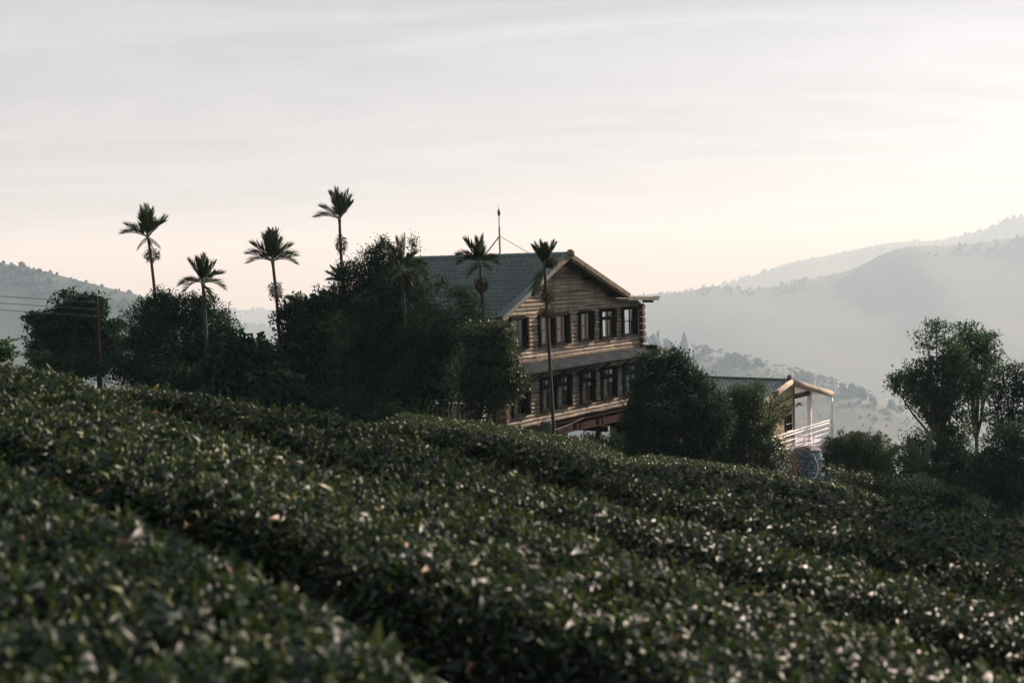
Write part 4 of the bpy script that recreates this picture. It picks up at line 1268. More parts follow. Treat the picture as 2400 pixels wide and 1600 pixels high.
palm('areca palm with broad drooping fronds rising out of the dark trees', [(955, 980), (950, 780), (946, 700), (944, 640)], 53.6,
     [(-12, 95, 0.02, 10), (8, 98, 0.0, -10), (-28, 92, 0.1, 20), (-45, 80, 0.12, -20), (58, 78, 0.35, 10), (70, 82, 0.55, -15), (40, 70, 0.2, 40), (95, 62, 0.8, 10), (150, 70, 0.0, 20), (-100, 45, 0.7, 0), (125, 70, 0.1, -20), (165, 62, 0.0, 60)], None, seed=5, dry=(8,))
palm('areca palm with arching fronds crossing in front of the roof ridge', [(1150, 985), (1137, 800), (1132, 730), (1128, 660), (1126, 626)], 52.5,
     [(-14, 78, 0.02, 10), (10, 82, 0.0, 0), (-32, 88, 0.1, 20), (-52, 88, 0.35, -10), (-60, 80, 0.55, 20), (52, 62, 0.4, 0), (62, 60, 0.55, 20), (-85, 60, 0.8, 0), (80, 52, 0.9, 0), (-110, 48, 0.5, 20), (20, 65, 0.1, 80)], [(1128, 666, 15, 17)], seed=6, dry=(7, 8, 9))
palm('thin areca palm with a vase-shaped crown standing before the gable wall', [(1300, 1042), (1293, 930), (1286, 800), (1282, 720), (1279, 660), (1276, 630)], 54.5,
     [(-24, 72, 0.0, 0), (-36, 66, 0.0, 20), (-12, 70, 0.0, -20), (26, 75, 0.0, 0), (34, 72, 0.02, -20), (14, 62, 0.02, 40), (-4, 60, 0.0, 70), (190, 80, 0.0, 0), (60, 36, 0.6, 10), (200, 95, 0.0, 25)], [(1284, 690, 14, 22), (1283, 728, 20, 13), (1292, 612, 14, 12)], seed=7, dry=(8,))
palm('young areca palm mostly hidden by the dark tree at the left gable end', [(812, 960), (808, 760), (806, 690), (804, 668)], 56.5,
     [(-40, 58, 0.05, 0), (-58, 56, 0.1, 10), (-75, 50, 0.2, 0), (-20, 52, 0.05, 20), (20, 48, 0.05, 20)], None, seed=8)

# ------------------------------------------------------------------ trees and shrubs
def tree(name, label, cat, depth, base_px, clumps, leaf=0.15, aspect=0.45, mat='leaf', dens=1.0, seed=0, group=None, up=0.1, twig=0.22, stems=1, trunk_r=0.16, droop=0.0, thick=0.32, branches=True, squash=0.8):
    """clumps: (px, py, rx, ry[, density]) crown masses at their real distance"""
    rng = np.random.default_rng(2000 + seed)
    rr = random.Random(seed)
    pxm = depth / F_PX
    b = at(base_px[0], base_px[1], depth)
    zg = gz(b.x, b.y)
    root = empty(name, (b.x, b.y, zg - 0.15))
    off = np.array([b.x, b.y, zg - 0.15])
    tag(root, label, cat, group)
    Ps, Ds, Ns, Ls, Rs = [], [], [], [], []
    wood = MB()
    cents = []
    for ci, cl in enumerate(clumps):
        px, py, rx, ry = cl[:4]
        dn = cl[4] if len(cl) > 4 else 1.0
        rxm, rym = rx * pxm, ry * pxm
        rdm = min(rxm, rym) * 0.5 + max(rxm, rym) * 0.4
        dd = rr.uniform(-0.5, 0.5) * rdm
        c = np.array(at(px, py, depth + dd)[:]) - off
        cents.append((c, dn))
        nt = max(10, int(rx * ry * dens * dn * 0.085 / (twig / 0.22) ** 1.5))
        per = 13
        v = rng.normal(0, 1, (nt, 3)); v /= np.linalg.norm(v, axis=1, keepdims=True)
        lump = 1 + 0.22 * np.sin(v[:, 0] * 5 + ci) * np.sin(v[:, 2] * 6 + 2 * ci) + rng.normal(0, 0.09, nt) + (rng.random(nt) < 0.05) * rng.uniform(0.05, 0.3, nt)
        rad = (thick + (1 - thick) * rng.random(nt) ** 0.6) * lump
        tc_ = c + v * rad[:, None] * np.array([rxm, rdm, rym])
        n = nt * per
        base = np.repeat(tc_, per, 0)
        vv = np.repeat(v, per, 0)
        o = rng.normal(0, 1, (n, 3)) * twig * np.array([1, 1, squash])
        P = base + o * 0.62
        D = vv * 0.5 + rng.normal(0, 0.6, (n, 3)) + np.array([0, 0, up - droop])
        N_ = np.array([0, 0, 1.0]) + vv * 0.5 + rng.normal(0, 0.45, (n, 3))
        Ps.append(P); Ds.append(D); Ns.append(N_)
        Ls.append(leaf * rng.lognormal(0, 0.22, n))
        tone = np.repeat(rng.uniform(0, 0.55, nt), per) + rng.uniform(0, 0.45, n)
        Rs.append(tone)
        # twigs into the clump
        if branches:
            for k in range(4 if dn >= 0.6 else 12):
                q = tc_[rng.integers(nt)]
                m = c * 0.5 + q * 0.5 + rng.normal(0, 0.08, 3)
                wood.tube([tuple(c), tuple(m), tuple(q)], [0.03, 0.02, 0.008], 4, False)
    P = np.concatenate(Ps)
    gzv = ground_z(P[:, 0] + off[0], P[:, 1] + off[1]) - off[2]
    P[:, 2] = np.maximum(P[:, 2], gzv + 0.03)
    ln = np.concatenate(Ls)
    me = leaf_cloud('crown', P, np.concatenate(Ds), np.concatenate(Ns), ln, ln * aspect, np.concatenate(Rs), simple=leaf < 0.2)
    cr = link_mesh('crown', me, M[mat], root)
    if branches:
        lowest = min(c[2] for c, _ in cents)
        for s in range(stems):
            dx = (s - (stems - 1) / 2) * trunk_r * 3.2
            hub = np.mean([c for c, _ in cents], 0)
            fork = np.array([hub[0] * 0.55 + dx * 1.5, hub[1] * 0.5, max(0.5, min(hub[2] * 0.55, lowest + 0.4))])
            pts = [(dx, 0, 0), (dx + fork[0] * 0.3 + rr.uniform(-.05, .05), 0, fork[2] * 0.5), tuple(fork)]
            t_ = MB().tube(pts, [trunk_r * 1.25, trunk_r, trunk_r * 0.8], 9, True)
            for k, (c, _) in enumerate(cents):
                if k % stems != s: continue
                m = fork * 0.45 + c * 0.55 + rng.normal(0, 0.12, 3) + np.array([0, 0, -0.1])
                t_.tube([tuple(fork), tuple(m), tuple(c)], [trunk_r * 0.55, trunk_r * 0.36, trunk_r * 0.16], 6, False)
            t_.build('trunk', M['bark'], root, True)
        wood.build('twigs', M['bark'], root)['kind'] = 'stuff'
    return root

tree('leafy_tree', 'leafy tree with upright clumps behind the utility pole', 'tree', 62, (180, 885),
     [(172, 715, 38, 30), (115, 765, 42, 30), (85, 748, 20, 14), (208, 735, 32, 40), (150, 770, 55, 45), (225, 720, 22, 28), (130, 815, 58, 45), (215, 800, 55, 60), (175, 845, 85, 40), (255, 810, 35, 45), (275, 765, 14, 16, 0.7), (80, 830, 16, 18, 0.7)], leaf=0.2, aspect=0.6, seed=1, dens=0.85, twig=0.2)
tree('dome_tree', 'broad round-topped tree of fine dark leaves between two areca palms', 'tree', 54, (420, 935),
     [(385, 705, 34, 22), (370, 735, 60, 42), (430, 730, 55, 40), (480, 720, 28, 30), (500, 760, 52, 45), (340, 775, 55, 50), (530, 795, 34, 45), (420, 800, 110, 65), (320, 830, 45, 55), (500, 840, 70, 55), (400, 875, 110, 50), (375, 690, 12, 14, 0.6), (455, 700, 12, 16, 0.5)], leaf=0.13, aspect=0.35, seed=2, dens=1.25, twig=0.2)
tree('large_leaf_shrub', 'shrub with big drooping leaves in the gap beside the round tree', 'shrub', 50, (600, 960),
     [(590, 812, 26, 14), (560, 840, 45, 26), (612, 832, 24, 16), (625, 858, 30, 26), (560, 885, 75, 40), (640, 895, 50, 40), (590, 925, 90, 35), (535, 805, 22, 18)], leaf=0.40, aspect=0.5, seed=3, dens=0.55, droop=0.75, twig=0.35)
tree('dark_tree', 'dark spreading tree whose left side overhangs the valley gap', 'tree', 56, (715, 975),
     [(695, 712, 34, 20), (735, 715, 30, 24), (680, 750, 30, 30), (675, 800, 26, 30), (730, 770, 60, 50), (700, 850, 55, 45), (765, 760, 50, 60), (755, 850, 70, 60), (660, 860, 30, 30), (740, 915, 70, 45), (640, 900, 40, 35), (770, 700, 30, 30)], leaf=0.22, aspect=0.42, seed=4, dens=0.95, twig=0.28, stems=2, trunk_r=0.13, squash=0.4, droop=0.3)
tree('feathery_tree', 'tall feathery tree masking the left half of the log house', 'tree', 54.5, (880, 985),
     [(885, 588, 24, 20), (865, 615, 32, 26), (905, 600, 36, 34), (968, 578, 12, 22, 0.6), (900, 566, 9, 9, 0.6), (840, 645, 46, 36), (810, 640, 26, 26), (910, 655, 66, 46), (985, 665, 26, 40), (850, 705, 70, 50), (940, 720, 60, 50), (800, 690, 26, 36), (870, 780, 95, 60), (960, 790, 60, 55), (850, 860, 90, 60), (940, 870, 80, 60), (870, 940, 100, 45)], leaf=0.14, aspect=0.32, seed=5, dens=1.2, twig=0.22, stems=3, trunk_r=0.1)
tree('sparse_tree', 'sparse twiggy tree in front of the tiled roof', 'tree', 53.5, (1060, 1005),
     [(1030, 665, 28, 20, 0.45), (1005, 690, 30, 26, 0.6), (1060, 690, 34, 26, 0.5), (1095, 690, 26, 20, 1.0), (1110, 715, 28, 24, 0.9), (1040, 730, 46, 26, 0.6), (1000, 740, 34, 36, 0.9), (1080, 745, 46, 22, 0.9), (1130, 740, 24, 18, 0.9)], leaf=0.12, aspect=0.35, seed=6, dens=0.9, twig=0.2, stems=3, trunk_r=0.05)
tree('undergrowth_tree', 'low black-green tree filling the shade under the feathery tree', 'tree', 53, (1000, 1000),
     [(1000, 800, 60, 45), (1050, 800, 50, 45), (1010, 870, 75, 55), (940, 920, 80, 50), (1040, 910, 45, 45), (880, 945, 80, 35), (980, 965, 50, 25)], leaf=0.15, aspect=0.4, seed=7, dens=1.1, twig=0.24)
tree('glossy_tree', 'small glossy-leaved tree overlapping the left corner of the gable wall', 'tree', 51, (1118, 1035),
     [(1110, 785, 40, 28), (1155, 775, 38, 26), (1185, 790, 26, 26), (1130, 830, 60, 42), (1185, 835, 32, 34), (1150, 880, 60, 40), (1205, 880, 30, 30), (1110, 900, 50, 45), (1185, 915, 36, 26), (1222, 905, 14, 16, 0.7), (1115, 955, 40, 40), (1160, 945, 30, 22, 0.7)], leaf=0.12, aspect=0.42, mat='leaf_gloss', seed=8, dens=1.25, twig=0.2, trunk_r=0.08, stems=2)
tree('corner_tree', 'dense dark tree hiding the right foot of the log house', 'tree', 61, (1570, 1110),
     [(1545, 838, 44, 22), (1590, 850, 34, 24), (1520, 870, 34, 34), (1570, 890, 62, 42), (1630, 890, 34, 30), (1505, 930, 32, 46), (1560, 960, 82, 60), (1635, 945, 46, 46), (1500, 1000, 45, 45), (1580, 1030, 80, 50), (1660, 1010, 46, 55), (1520, 1060, 55, 35), (1620, 1070, 50, 30), (1595, 836, 14, 12, 0.8), (1672, 940, 30, 30), (1685, 985, 34, 40), (1655, 905, 18, 16, 0.8), (1480, 985, 22, 40), (1615, 862, 18, 14, 0.8)], leaf=0.15, aspect=0.45, mat='leaf', seed=9, dens=1.2, twig=0.23, stems=4, trunk_r=0.08)
tree('bright_bush', 'mid-green bush covering the front of the cottage', 'shrub', 63.5, (1745, 1105),
     [(1745, 922, 34, 24), (1735, 950, 44, 34), (1768, 955, 34, 34), (1715, 975, 42, 36), (1755, 995, 56, 40), (1800, 1000, 26, 24), (1710, 1020, 55, 36), (1780, 1030, 55, 30), (1785, 915, 12, 14, 0.7), (1690, 945, 22, 26, 0.8), (1672, 1000, 30, 40), (1775, 905, 10, 12, 0.7), (1718, 930, 16, 18, 0.7)], leaf=0.13, aspect=0.42, mat='leaf_fresh', seed=10, dens=1.15, twig=0.21, stems=3, trunk_r=0.06)
tree('bank_shrub', 'low dense shrub spreading along the bank beside the water tank', 'shrub', 62.5, (1740, 1115),
     [(1640, 1085, 50, 22), (1700, 1070, 55, 30), (1760, 1060, 55, 32), (1815, 1062, 45, 32), (1740, 1095, 90, 20), (1680, 1050, 40, 26)], leaf=0.11, aspect=0.45, mat='leaf_gloss', seed=11, dens=1.2, twig=0.19, stems=4, trunk_r=0.03)
tree('dry_creeper', 'brown dry creeper hanging over the bank against the tank', 'creeper', 64, (1840, 1125),
     [(1825, 1088, 28, 28), (1848, 1095, 22, 32), (1855, 1070, 14, 20), (1800, 1100, 28, 18)], leaf=0.11, aspect=0.22, mat='leaf_dry', seed=12, dens=1.2, twig=0.18, stems=3, trunk_r=0.025, droop=0.7)
tree('rose_bush', 'small bush with pale new leaves and a red flower right of the tank', 'shrub', 63.5, (1985, 1150),
     [(1962, 1105, 24, 20, 0.7), (1985, 1125, 34, 18, 0.9), (2020, 1122, 24, 18, 0.8), (2035, 1118, 10, 16, 0.8)], leaf=0.10, aspect=0.5, mat='leaf_gloss', seed=13, dens=0.9, twig=0.2, stems=4, trunk_r=0.02)
fl_ = at(2035, 1126, 63.2)
fw = empty('flower', fl_); tag(fw, 'single red flower on the small bush right of the tank', 'flower')
for k in range(6):
    a = k * math.pi / 3
    MB().add([(0, 0, 0), (0.05 * math.cos(a - 0.4), 0.05 * math.sin(a - 0.4), 0.03), (0.085 * math.cos(a), 0.085 * math.sin(a), 0.045), (0.05 * math.cos(a + 0.4), 0.05 * math.sin(a + 0.4), 0.03)], [(0, 1, 2, 3)]).build('petal', M['red_flower'], fw)
MB().tube([(0, 0, 0), (-0.1, 0.05, -0.3)], 0.008, 5).build('stem', M['crownshaft'], fw)
# tall trees at the right
tree('tall_tree', 'tall open-crowned tree standing high above the right-hand thicket', 'tree', 75, (2205, 1215),
     [(2195, 768, 36, 14, 0.75), (2170, 790, 24, 16, 0.6), (2215, 790, 30, 22, 0.45), (2178, 815, 18, 16, 0.5), (2160, 865, 42, 22, 0.8), (2120, 885, 34, 20, 0.8), (2098, 905, 20, 18, 0.7), (2180, 890, 50, 30, 0.9), (2150, 920, 46, 26, 0.8), (2200, 930, 52, 32), (2190, 965, 36, 30, 0.8), (2205, 1000, 26, 30, 0.8), (2230, 880, 36, 40, 0.9), (2215, 1050, 26, 40, 0.8), (2235, 935, 44, 36), (2245, 1000, 34, 36, 0.8), (2225, 845, 30, 26, 0.8), (2140, 895, 46, 26), (2170, 945, 46, 26), (2250, 1050, 30, 36, 0.8), (2238, 815, 26, 26, 0.8), (2250, 860, 36, 34, 0.9), (2195, 845, 26, 24, 0.7)], leaf=0.2, aspect=0.5, mat='leaf_fresh', seed=14, dens=1.0, twig=0.34, trunk_r=0.16, thick=0.3, squash=0.6)
tree('second_tall_tree', 'tall slim-trunked tree with a full rounded crown beside the open-crowned one', 'tree', 77, (2288, 1215),
     [(2262, 778, 32, 24), (2290, 805, 34, 30), (2262, 820, 40, 36), (2315, 835, 26, 30), (2330, 865, 26, 24, 0.8), (2290, 865, 46, 36), (2262, 890, 40, 34), (2300, 905, 40, 26), (2275, 925, 30, 24, 0.8), (2318, 790, 22, 18), (2305, 975, 14, 20, 0.5), (2268, 990, 16, 26, 0.5)], leaf=0.2, aspect=0.5, mat='leaf_fresh', seed=15, dens=1.1, twig=0.34, trunk_r=0.13, thick=0.3, squash=0.6)
tree('edge_tree', 'dark ragged tree draped with creeper behind the right-hand thicket', 'tree', 72, (2360, 1215),
     [(2380, 868, 30, 20), (2355, 890, 26, 22, 0.8), (2395, 905, 30, 30), (2370, 930, 36, 26, 0.7), (2340, 935, 16, 40), (2335, 985, 18, 34), (2395, 965, 34, 34, 0.8), (2322, 910, 14, 16, 0.5), (2360, 1000, 30, 34), (2430, 900, 40, 40), (2440, 980, 45, 50)], leaf=0.18, aspect=0.45, seed=16, dens=0.95, twig=0.25, trunk_r=0.16, thick=0.4)
tree('thicket_tree', 'low full tree massed below the ragged creeper-draped tree', 'tree', 66, (2370, 1230),
     [(2385, 1020, 50, 34), (2345, 1050, 48, 36), (2400, 1070, 60, 50), (2320, 1100, 55, 45), (2370, 1130, 80, 55), (2300, 1150, 60, 40), (2450, 1100, 60, 60), (2400, 1180, 80, 40)], leaf=0.16, aspect=0.45, seed=17, dens=1.0, twig=0.25, stems=3, trunk_r=0.1)
tree('background_shrub', 'bushy shrub standing just behind the banana plant', 'shrub', 69, (2190, 1190),
     [(2160, 1025, 34, 22), (2135, 1050, 26, 26), (2195, 1050, 40, 30), (2165, 1085, 60, 40), (2235, 1075, 40, 36), (2250, 1120, 50, 40)], leaf=0.15, aspect=0.45, seed=18, dens=1.0, twig=0.24, stems=3, trunk_r=0.06)
for i, (cx, cy, rx, ry, lb) in enumerate([(2075, 1145, 55, 28, 'low dark bush at the foot of the cypress'), (2165, 1150, 60, 32, 'low dark bush at the foot of the banana plant'), (2255, 1175, 60, 32, 'low dark bush beneath the two tall trees'), (1950, 1150, 40, 18, 'low ground-hugging bush below the bush with the red flower'), (2120, 1190, 80, 30, 'wide scrubby bush on the slope below the banana plant'), (1480, 1062, 44, 30, 'low scrub bush under the stilts of the log house'), (1385, 1050, 60, 34, 'dark bush in the shade beneath the house floor beams'), (1320, 1048, 40, 22, 'small bush at the foot of the thin palm'), (1440, 1042, 46, 30, 'dark bush crowding the stilts beside the dense corner tree')]):
    tree('scrub_bush', lb, 'shrub', 64 - 0.6 * i if i < 5 else (62, 67, 60, 63.5)[i - 5], (cx, cy + 30), [(cx, cy, rx, ry), (cx - rx * 0.5, cy + 8, rx * 0.6, ry * 0.7), (cx + rx * 0.5, cy + 6, rx * 0.6, ry * 0.7)], leaf=0.14, aspect=0.4, seed=30 + i, dens=0.9, twig=0.22, stems=3, trunk_r=0.03, group='scrub bushes on the slope')
tree('hillside_thicket', 'deep dark thicket closing the slope behind the banana plant and tall trunks', 'thicket', 79, (2230, 1230), [(2110, 1120, 80, 50), (2200, 1130, 80, 55), (2280, 1120, 80, 60), (2350, 1130, 80, 70), (2060, 1150, 70, 40), (2160, 1180, 110, 40), (2290, 1190, 110, 45)], leaf=0.24, aspect=0.5, seed=43, dens=0.7, twig=0.3, stems=3, trunk_r=0.08)
tree('edge_shrub', 'small rounded shrub peeping over the crest of the tea slope', 'shrub', 30, (8, 860), [(8, 826, 24, 14), (-15, 828, 24, 16), (-40, 835, 30, 20)], leaf=0.13, aspect=0.5, mat='leaf_fresh', seed=40, dens=0.5, twig=0.16, stems=2, trunk_r=0.03)
tree('dark_hedge_bush', 'dark bush filling the gap between the big-leaved shrub and the steel tank', 'shrub', 50, (780, 985), [(720, 945, 70, 34), (800, 955, 80, 36), (650, 925, 60, 34), (880, 970, 70, 30), (560, 910, 70, 32)], leaf=0.14, aspect=0.4, seed=41, dens=0.9, twig=0.22, stems=3, trunk_r=0.04)

tree('field_edge_bush', 'dark low bush along the field edge under the round-topped tree', 'shrub', 52, (400, 925), [(330, 872, 50, 32), (400, 885, 70, 34), (480, 900, 70, 34), (270, 862, 50, 28), (180, 858, 60, 26), (110, 848, 40, 22)], leaf=0.14, aspect=0.4, seed=42, dens=1.0, twig=0.22, stems=3, trunk_r=0.04)

# ------------------------------------------------------------------ cypress and juniper: sprays of scale leaves
def spray_plant(name, label, cat, depth, base_px, tips, mat, seed, width=0.24, n=520, leaf=0.12, up=0.5):
    rng = np.random.default_rng(3000 + seed)
    b = at(base_px[0], base_px[1], depth); zg = gz(b.x, b.y)
    root = empty(name, (b.x, b.y, zg - 0.1)); tag(root, label, cat)
    off = np.array([b.x, b.y, zg - 0.1])
    st = MB()
    for i, tip in enumerate(tips):
        (sx, sy), (tx, ty) = tip[:2]
        wd = tip[2] if len(tip) > 2 else width
        d0 = depth + rng.uniform(-0.8, 0.8)
        a = np.array(at(sx, sy, d0)[:]) - off; c = np.array(at(tx, ty, d0 + rng.uniform(-0.5, 0.5))[:]) - off
        L_ = np.linalg.norm(c - a); ax = (c - a) / L_
        t = rng.random(n) ** 0.8
        r = wd * np.sin(math.pi * np.clip(t, 0.03, 1) ** 0.9) ** 0.75 + 0.02
        o = rng.normal(0, 1, (n, 3)); o -= (o @ ax)[:, None] * ax
        o /= np.linalg.norm(o, axis=1, keepdims=True)
        P = a + ax * (t * L_)[:, None] + o * (r * rng.random(n) ** 0.5)[:, None]
        D = ax * 1.0 + o * 0.8 + np.array([0, 0, up * 0.3]) + rng.normal(0, 0.2, (n, 3))
        ln = leaf * rng.lognormal(0, 0.3, n)
        me = leaf_cloud('spray', P, D, rng.normal(0, 1, (n, 3)), ln, ln * 0.26, np.clip(t * 0.8 + rng.uniform(-0.2, 0.25, n), 0, 1), simple=True)
        link_mesh('spray', me, M[mat], root)['kind'] = 'stuff'
        st.tube([tuple(a * 0.3), tuple(a * 0.75 + c * 0.1), tuple(a * 0.5 + c * 0.5)], [0.06, 0.04, 0.012], 5, False)
    st.build('trunk', M['bark'], root, True)
    return root
rs = random.Random(5)
tips = []
for k in range(90):
    tx = rs.uniform(1930, 2100)
    top = 1010 + (max(0, 1960 - tx) * 0.9) + max(0, tx - 2070) * 1.0 + rs.uniform(0, 16)
    if k > 45: top += rs.uniform(15, 70)
    sx = 2010 + (tx - 2010) * 0.45
    tips.append(((sx + rs.uniform(-12, 12), top + rs.uniform(45, 80)), (tx + rs.uniform(0, 12), top), rs.uniform(0.2, 0.42)))
spray_plant('cypress', 'flat-topped feathery cypress standing just right of the water tank', 'cypress', 69, (2010, 1165), tips, 'cypress', 1, n=420, leaf=0.11)
spray_plant('cypress_bush', 'small dark conifer sprawling behind the water tank', 'conifer', 71, (1950, 1130), [((1975, 1075), (1938, 1027), 0.16), ((1985, 1080), (1945, 1040), 0.2), ((1975, 1090), (1930, 1062), 0.22), ((1970, 1085), (1965, 1045), 0.25), ((1975, 1110), (1915, 1080), 0.3), ((1980, 1110), (1950, 1070), 0.3), ((1970, 1115), (1925, 1100), 0.3)], 'cypress', 2, n=420, leaf=0.15)
spray_plant('juniper', 'dark juniper with pointed sprays reaching across the cottage wall', 'juniper', 64.5, (1800, 1090), [((1795, 955), (1853, 928), 0.07), ((1790, 965), (1832, 940), 0.07), ((1800, 975), (1878, 946), 0.07), ((1800, 965), (1845, 955), 0.07), ((1805, 985), (1850, 962), 0.07), ((1800, 940), (1822, 918), 0.07), ((1795, 1000), (1840, 975), 0.07), ((1790, 1010), (1815, 985), 0.07)], 'cypress', 3, n=210, leaf=0.12)

# ------------------------------------------------------------------ banana plant
def banana(depth, base_px):
    rng = np.random.default_rng(77)
    b = at(base_px[0], base_px[1], depth); zg = gz(b.x, b.y)
    root = empty('banana_plant', (b.x, b.y, zg - 0.1)); off = Vector((b.x, b.y, zg - 0.1))
    tag(root, 'banana plant with upright paddle leaves among the dark shrubs', 'banana plant')
    hub = at(2160, 1105, depth) - off
    MB().tube([(0, 0, 0), (hub.x * 0.5, 0, hub.z * 0.5), tuple(hub)], [0.16, 0.14, 0.09], 10).build('stem', M['bark'], root, True)
    def blade(a, c, w, bend, mat, nm):
        a, c = Vector(a), Vector(c)
        d = c - a; n = 12
        side = d.cross(Vector((0, 1, 0.2))).normalized()
        vs, fs = [], []
        for i in range(n + 1):
            t = i / n
            p = a + d * t + Vector((0, -0.15, 0)) * math.sin(t * 3.1) + Vector((0, 0, -bend)) * t * t
            ww = w * (math.sin(math.pi * min(1, 0.06 + t * 0.93)) ** 0.5)
            if t < 0.12: ww = 0.025
            fold = Vector((0, -1, 0.1)) * 0.3 * ww
            vs += [p - side * ww + fold + side * rng.normal(0, 0.02), p, p + side * ww + fold + side * rng.normal(0, 0.02)]
        for i in range(n):
            k = i * 3
            fs += [(k, k + 1, k + 4, k + 3), (k + 1, k + 2, k + 5, k + 4)]
        me = MB().add(vs, fs).mesh(nm, True)
        at_ = me.attributes.new('rnd', 'FLOAT', 'POINT'); at_.data.foreach_set('value', [rng.uniform(0, 1)] * len(vs))
        o = link_mesh(nm, me, M[mat], root)
        so = o.modifiers.new('thickness', 'SOLIDIFY'); so.thickness = 0.006
    def L(px, py, dd=0): return at(px, py, depth + dd) - off
    blade(hub, L(2126, 1022, 0.2), 0.26, 0.0, 'banana', 'leaf')
    blade(hub, L(2181, 1004, 0.3), 0.16, 0.0, 'banana', 'leaf')
    blade(hub, L(2105, 1062, -0.2), 0.18, 0.1, 'banana', 'leaf')
    blade(hub, L(2225, 1078, -0.3), 0.2, 0.15, 'banana', 'leaf')
    blade(hub, L(2105, 1085, -0.6), 0.2, 0.5, 'banana', 'leaf')
    blade(hub, L(2172, 1112, -0.6), 0.12, 0.35, 'leaf_dry', 'dead_leaf')
    blade(hub, L(2205, 1135, -0.5), 0.10, 0.3, 'leaf_dry', 'dead_leaf')
banana(66, (2162, 1180))

# ------------------------------------------------------------------ cane plant beside the steel tank
p = at(980, 1012, 51.5); zg = gz(p.x, p.y)
cane = empty('cane_plant', (p.x, p.y, zg - 0.05)); tag(cane, 'clump of long strap leaves arching beside the steel tank', 'cane plant')
for i, (tx, ty, dr) in enumerate([(942, 928, 0.28), (938, 944, 0.3), (940, 963, 0.3), (982, 920, 0.05), (990, 922, 0.05), (1000, 930, 0.12), (975, 930, 0.05), (1012, 940, 0.2), (1006, 960, 0.25), (960, 940, 0.1)]):
    c = at(tx, ty, 51.5 + random.uniform(-.4, .4)) - Vector((p.x, p.y, zg - 0.05))
    n = 10; vs, fs = [], []
    st_ = Vector((random.uniform(-.08, .08), random.uniform(-.08, .08), 0))
    for k in range(n + 1):
        t = k / n
        q = st_.lerp(c, t); q.z += dr * 4 * t * (1 - t)
        w = 0.03 * (1 - t) ** 0.6 + 0.003
        vs += [q + Vector((-w, 0, 0.5 * w)), q, q + Vector((w, 0, 0.5 * w))]
    for k in range(n):
        b_ = k * 3; fs += [(b_, b_ + 1, b_ + 4, b_ + 3), (b_ + 1, b_ + 2, b_ + 5, b_ + 4)]
    me = MB().add(vs, fs).mesh('leaf', True)
    a_ = me.attributes.new('rnd', 'FLOAT', 'POINT'); a_.data.foreach_set('value', [random.random()] * len(vs))
    link_mesh('leaf', me, M['leaf_fresh'], cane)

# ------------------------------------------------------------------ little palms and trees along the far ridge
def mini_palm_mesh(seed):
    r = np.random.default_rng(seed); b = MB()
    b.tube([(0, 0, -0.3), (r.normal(0, .02), 0, 0.4), (r.normal(0, .03), 0, 0.9)], [0.022, 0.018, 0.015], 5, False)
    for k in range(9):
        a = k * 0.7 + r.uniform(0, 0.4); e = r.uniform(-0.2, 1.0); L_ = r.uniform(0.2, 0.3)
        d = Vector((math.cos(a) * math.cos(e), math.sin(a) * math.cos(e), math.sin(e)))
        s = d.cross(Vector((0, 0, 1))).normalized() * 0.05
        o = Vector((0, 0, 0.9)); m_ = o + d * L_ * 0.55 + Vector((0, 0, 0.02)); t = o + d * L_ - Vector((0, 0, 0.05))
        b.add([o, m_ + s, t, m_ - s], [(0, 1, 2), (0, 2, 3)])
    me = b.mesh('ridge_palm'); me.materials.append(M['hill_tree'])
    return me
MPM = [mini_palm_mesh(k) for k in range(4)]
RM = []
for k in range(4):
    vs, fs = BLOBS[k]
    big = [(np.array(vs) * s_ + o_) for s_, o_ in (((0.75, 0.75, 0.8), (0, 0, 0.2)), ((0.5, 0.5, 0.55), (0.25, 0.1, 0.05)), ((0.5, 0.5, 0.5), (-0.22, -0.1, 0.12)))]
    nv = len(vs)
    me = np_mesh('ridge_tree', np.concatenate(big), np.concatenate([np.array(fs) + i * nv for i in range(3)])); me.materials.append(M['hill_tree']); RM.append(me)
vs, fs = CONES[0]; me = np_mesh('ridge_conifer', vs, fs); me.materials.append(M['hill_tree']); RC = [me]
crest_j = int(round(0.75 / 2 * (H_palm.shape[0] - 1)))
crest = H_palm[crest_j]
def crest_at(px):
    x = at(px, 850, 2700).x
    i = int(np.clip(np.searchsorted(crest[:, 0], x), 1, len(crest) - 1))
    f = (x - crest[i - 1, 0]) / (crest[i, 0] - crest[i - 1, 0])
    return crest[i - 1] * (1 - f) + crest[i] * f
rg = random.Random(3)
for k in range(120):
    px = rg.choice([rg.uniform(1620, 1960), rg.uniform(1620, 1960), rg.uniform(1880, 2030)])
    p = crest_at(px)
    o = bpy.data.objects.new('ridge_palm', rg.choice(MPM)); COL.objects.link(o)
    h = rg.uniform(15, 26)
    o.location = (p[0], p[1] - rg.uniform(-20, 60), p[2] - 4.0 - rg.uniform(0, 6)); o.scale = (h * 1.25, h * 1.25, h); o.rotation_euler = (0, 0, rg.uniform(0, 6.28))
    tag(o, 'tiny hazy palm in the line along the distant ridge', 'palm tree', 'palms along the distant ridge')
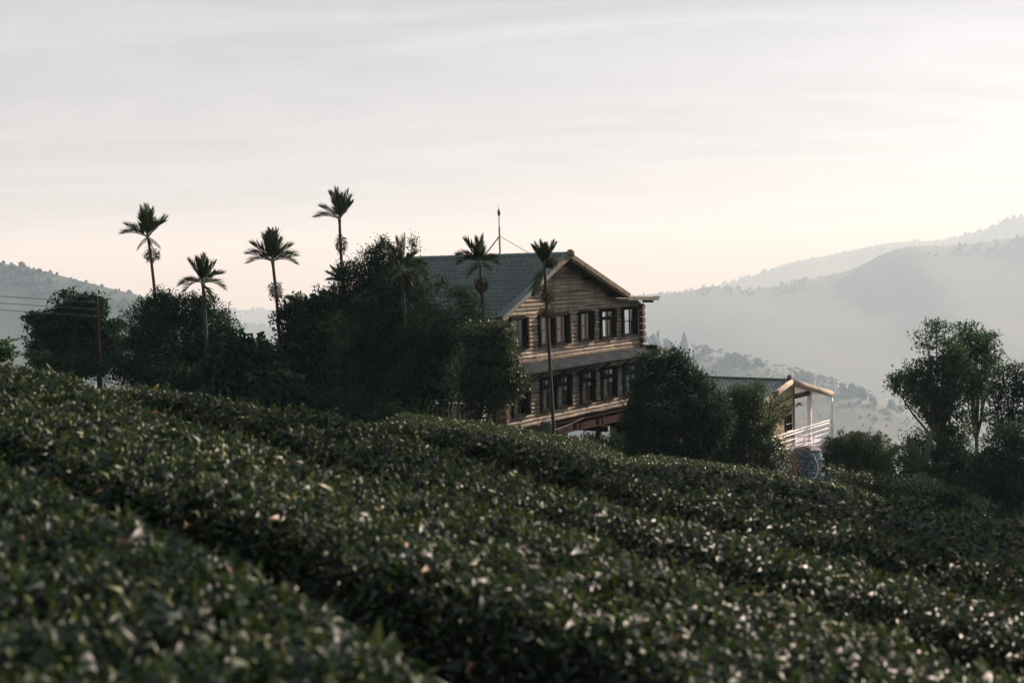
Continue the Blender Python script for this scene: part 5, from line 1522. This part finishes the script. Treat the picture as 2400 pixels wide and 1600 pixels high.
for k in range(46):
    px = rg.choice([rg.uniform(1490, 1660), rg.uniform(1700, 1790), rg.uniform(1860, 1900), rg.uniform(1960, 2110)])
    p = crest_at(px)
    con = px < 1660 and rg.random() < 0.4
    o = bpy.data.objects.new('ridge_conifer' if con else 'ridge_tree', (RC if con else RM)[0] if con else rg.choice(RM)); COL.objects.link(o)
    h = rg.uniform(24, 40) if con else rg.uniform(15, 28)
    if px < 1660: h *= 1.25
    o.location = (p[0], p[1] - rg.uniform(-20, 50), p[2] - 4); o.scale = (h * 0.95, h * 0.95, h); o.rotation_euler = (0, 0, rg.uniform(0, 6.28))
    tag(o, 'tiny hazy conifer on the distant ridge' if con else 'tiny hazy round tree on the distant ridge', 'tree', 'conifers on the distant ridge' if con else 'round trees on the distant ridge')

# ------------------------------------------------------------------ trees added out of view to break up the low sun over the tea
def added_grove():
    rng = np.random.default_rng(4242)
    base = None
    cents = [np.array([rng.normal(0, 1.6), rng.normal(0, 1.6), z]) for z in np.linspace(7, 17.5, 16)]
    Ps, Vs = [], []
    for c in cents:
        n = 650
        v = rng.normal(0, 1, (n, 3)); v /= np.linalg.norm(v, axis=1, keepdims=True)
        Ps.append(c + v * (rng.random(n) ** 0.5)[:, None] * np.array([2.3, 2.3, 1.5])); Vs.append(v)
    P, V = np.concatenate(Ps), np.concatenate(Vs)
    n = len(P); ln = 0.34 * rng.lognormal(0, 0.2, n)
    crown = leaf_cloud('crown', P, V + rng.normal(0, 0.6, (n, 3)), np.array([0, 0, 1.0]) + rng.normal(0, 0.5, (n, 3)), ln, ln * 0.5, rng.random(n), simple=True)
    crown.materials.append(M['leaf_fresh'])
    tr = MB().tube([(0, 0, -0.5), (0.1, 0, 6), (0, 0.1, 12), (0, 0, 17)], [0.34, 0.26, 0.18, 0.05], 10)
    for c in cents[::2]:
        tr.tube([(0, 0, c[2] - 1.6), tuple(c * np.array([0.5, 0.5, 1]) - np.array([0, 0, 0.5])), tuple(c)], [0.11, 0.07, 0.03], 6, False)
    trunk = tr.mesh('trunk', True); trunk.materials.append(M['bark'])
    sd = np.array([math.sin(SUN_AZ), math.cos(SUN_AZ)]); pd = np.array([-sd[1], sd[0]])
    for i, (t, o, sc_) in enumerate([(27, -13, 1.0), (25, -8.5, 0.95), (28, -4.5, 1.05), (26, -0.5, 1.0), (28.5, 3.0, 1.08), (26, 6.0, 0.95), (33, -1.5, 1.1)]):
        xy = np.array([0.0, 6.0]) + sd * t + pd * o
        r = empty('added_shade_tree', (xy[0], xy[1], gz(*xy) - 0.2), rng.uniform(0, 6.28)); r.scale = (sc_, sc_, sc_)
        tag(r, 'tall leafy tree added out of view to shade the tea slope', 'tree', 'shade trees added out of view')
        link_mesh('crown', crown, None, r); link_mesh('trunk', trunk, None, r)
added_grove()

# ------------------------------------------------------------------ haze
hz = MB().box(-17500, 17500, -400, 17500, VALLEY - 60, 320)
haze = hz.build('haze', None)
hm = bpy.data.materials.new('haze'); hm.use_nodes = True
hn, hl = hm.node_tree.nodes, hm.node_tree.links
hn.clear()
ho = hn.new('ShaderNodeOutputMaterial')
hv = hn.new('ShaderNodeVolumePrincipled')
hv.inputs['Color'].default_value = (0.59, 0.82, 1.0, 1)
hv.inputs['Absorption Color'].default_value = (1, 1, 1, 1)
hv.inputs['Density'].default_value = 0.000165
hv.inputs['Anisotropy'].default_value = 0.1
hl.new(hv.outputs[0], ho.inputs['Volume'])
haze.data.materials.append(hm)
tag(haze, 'pale morning haze filling the whole valley air', 'haze', kind='stuff')
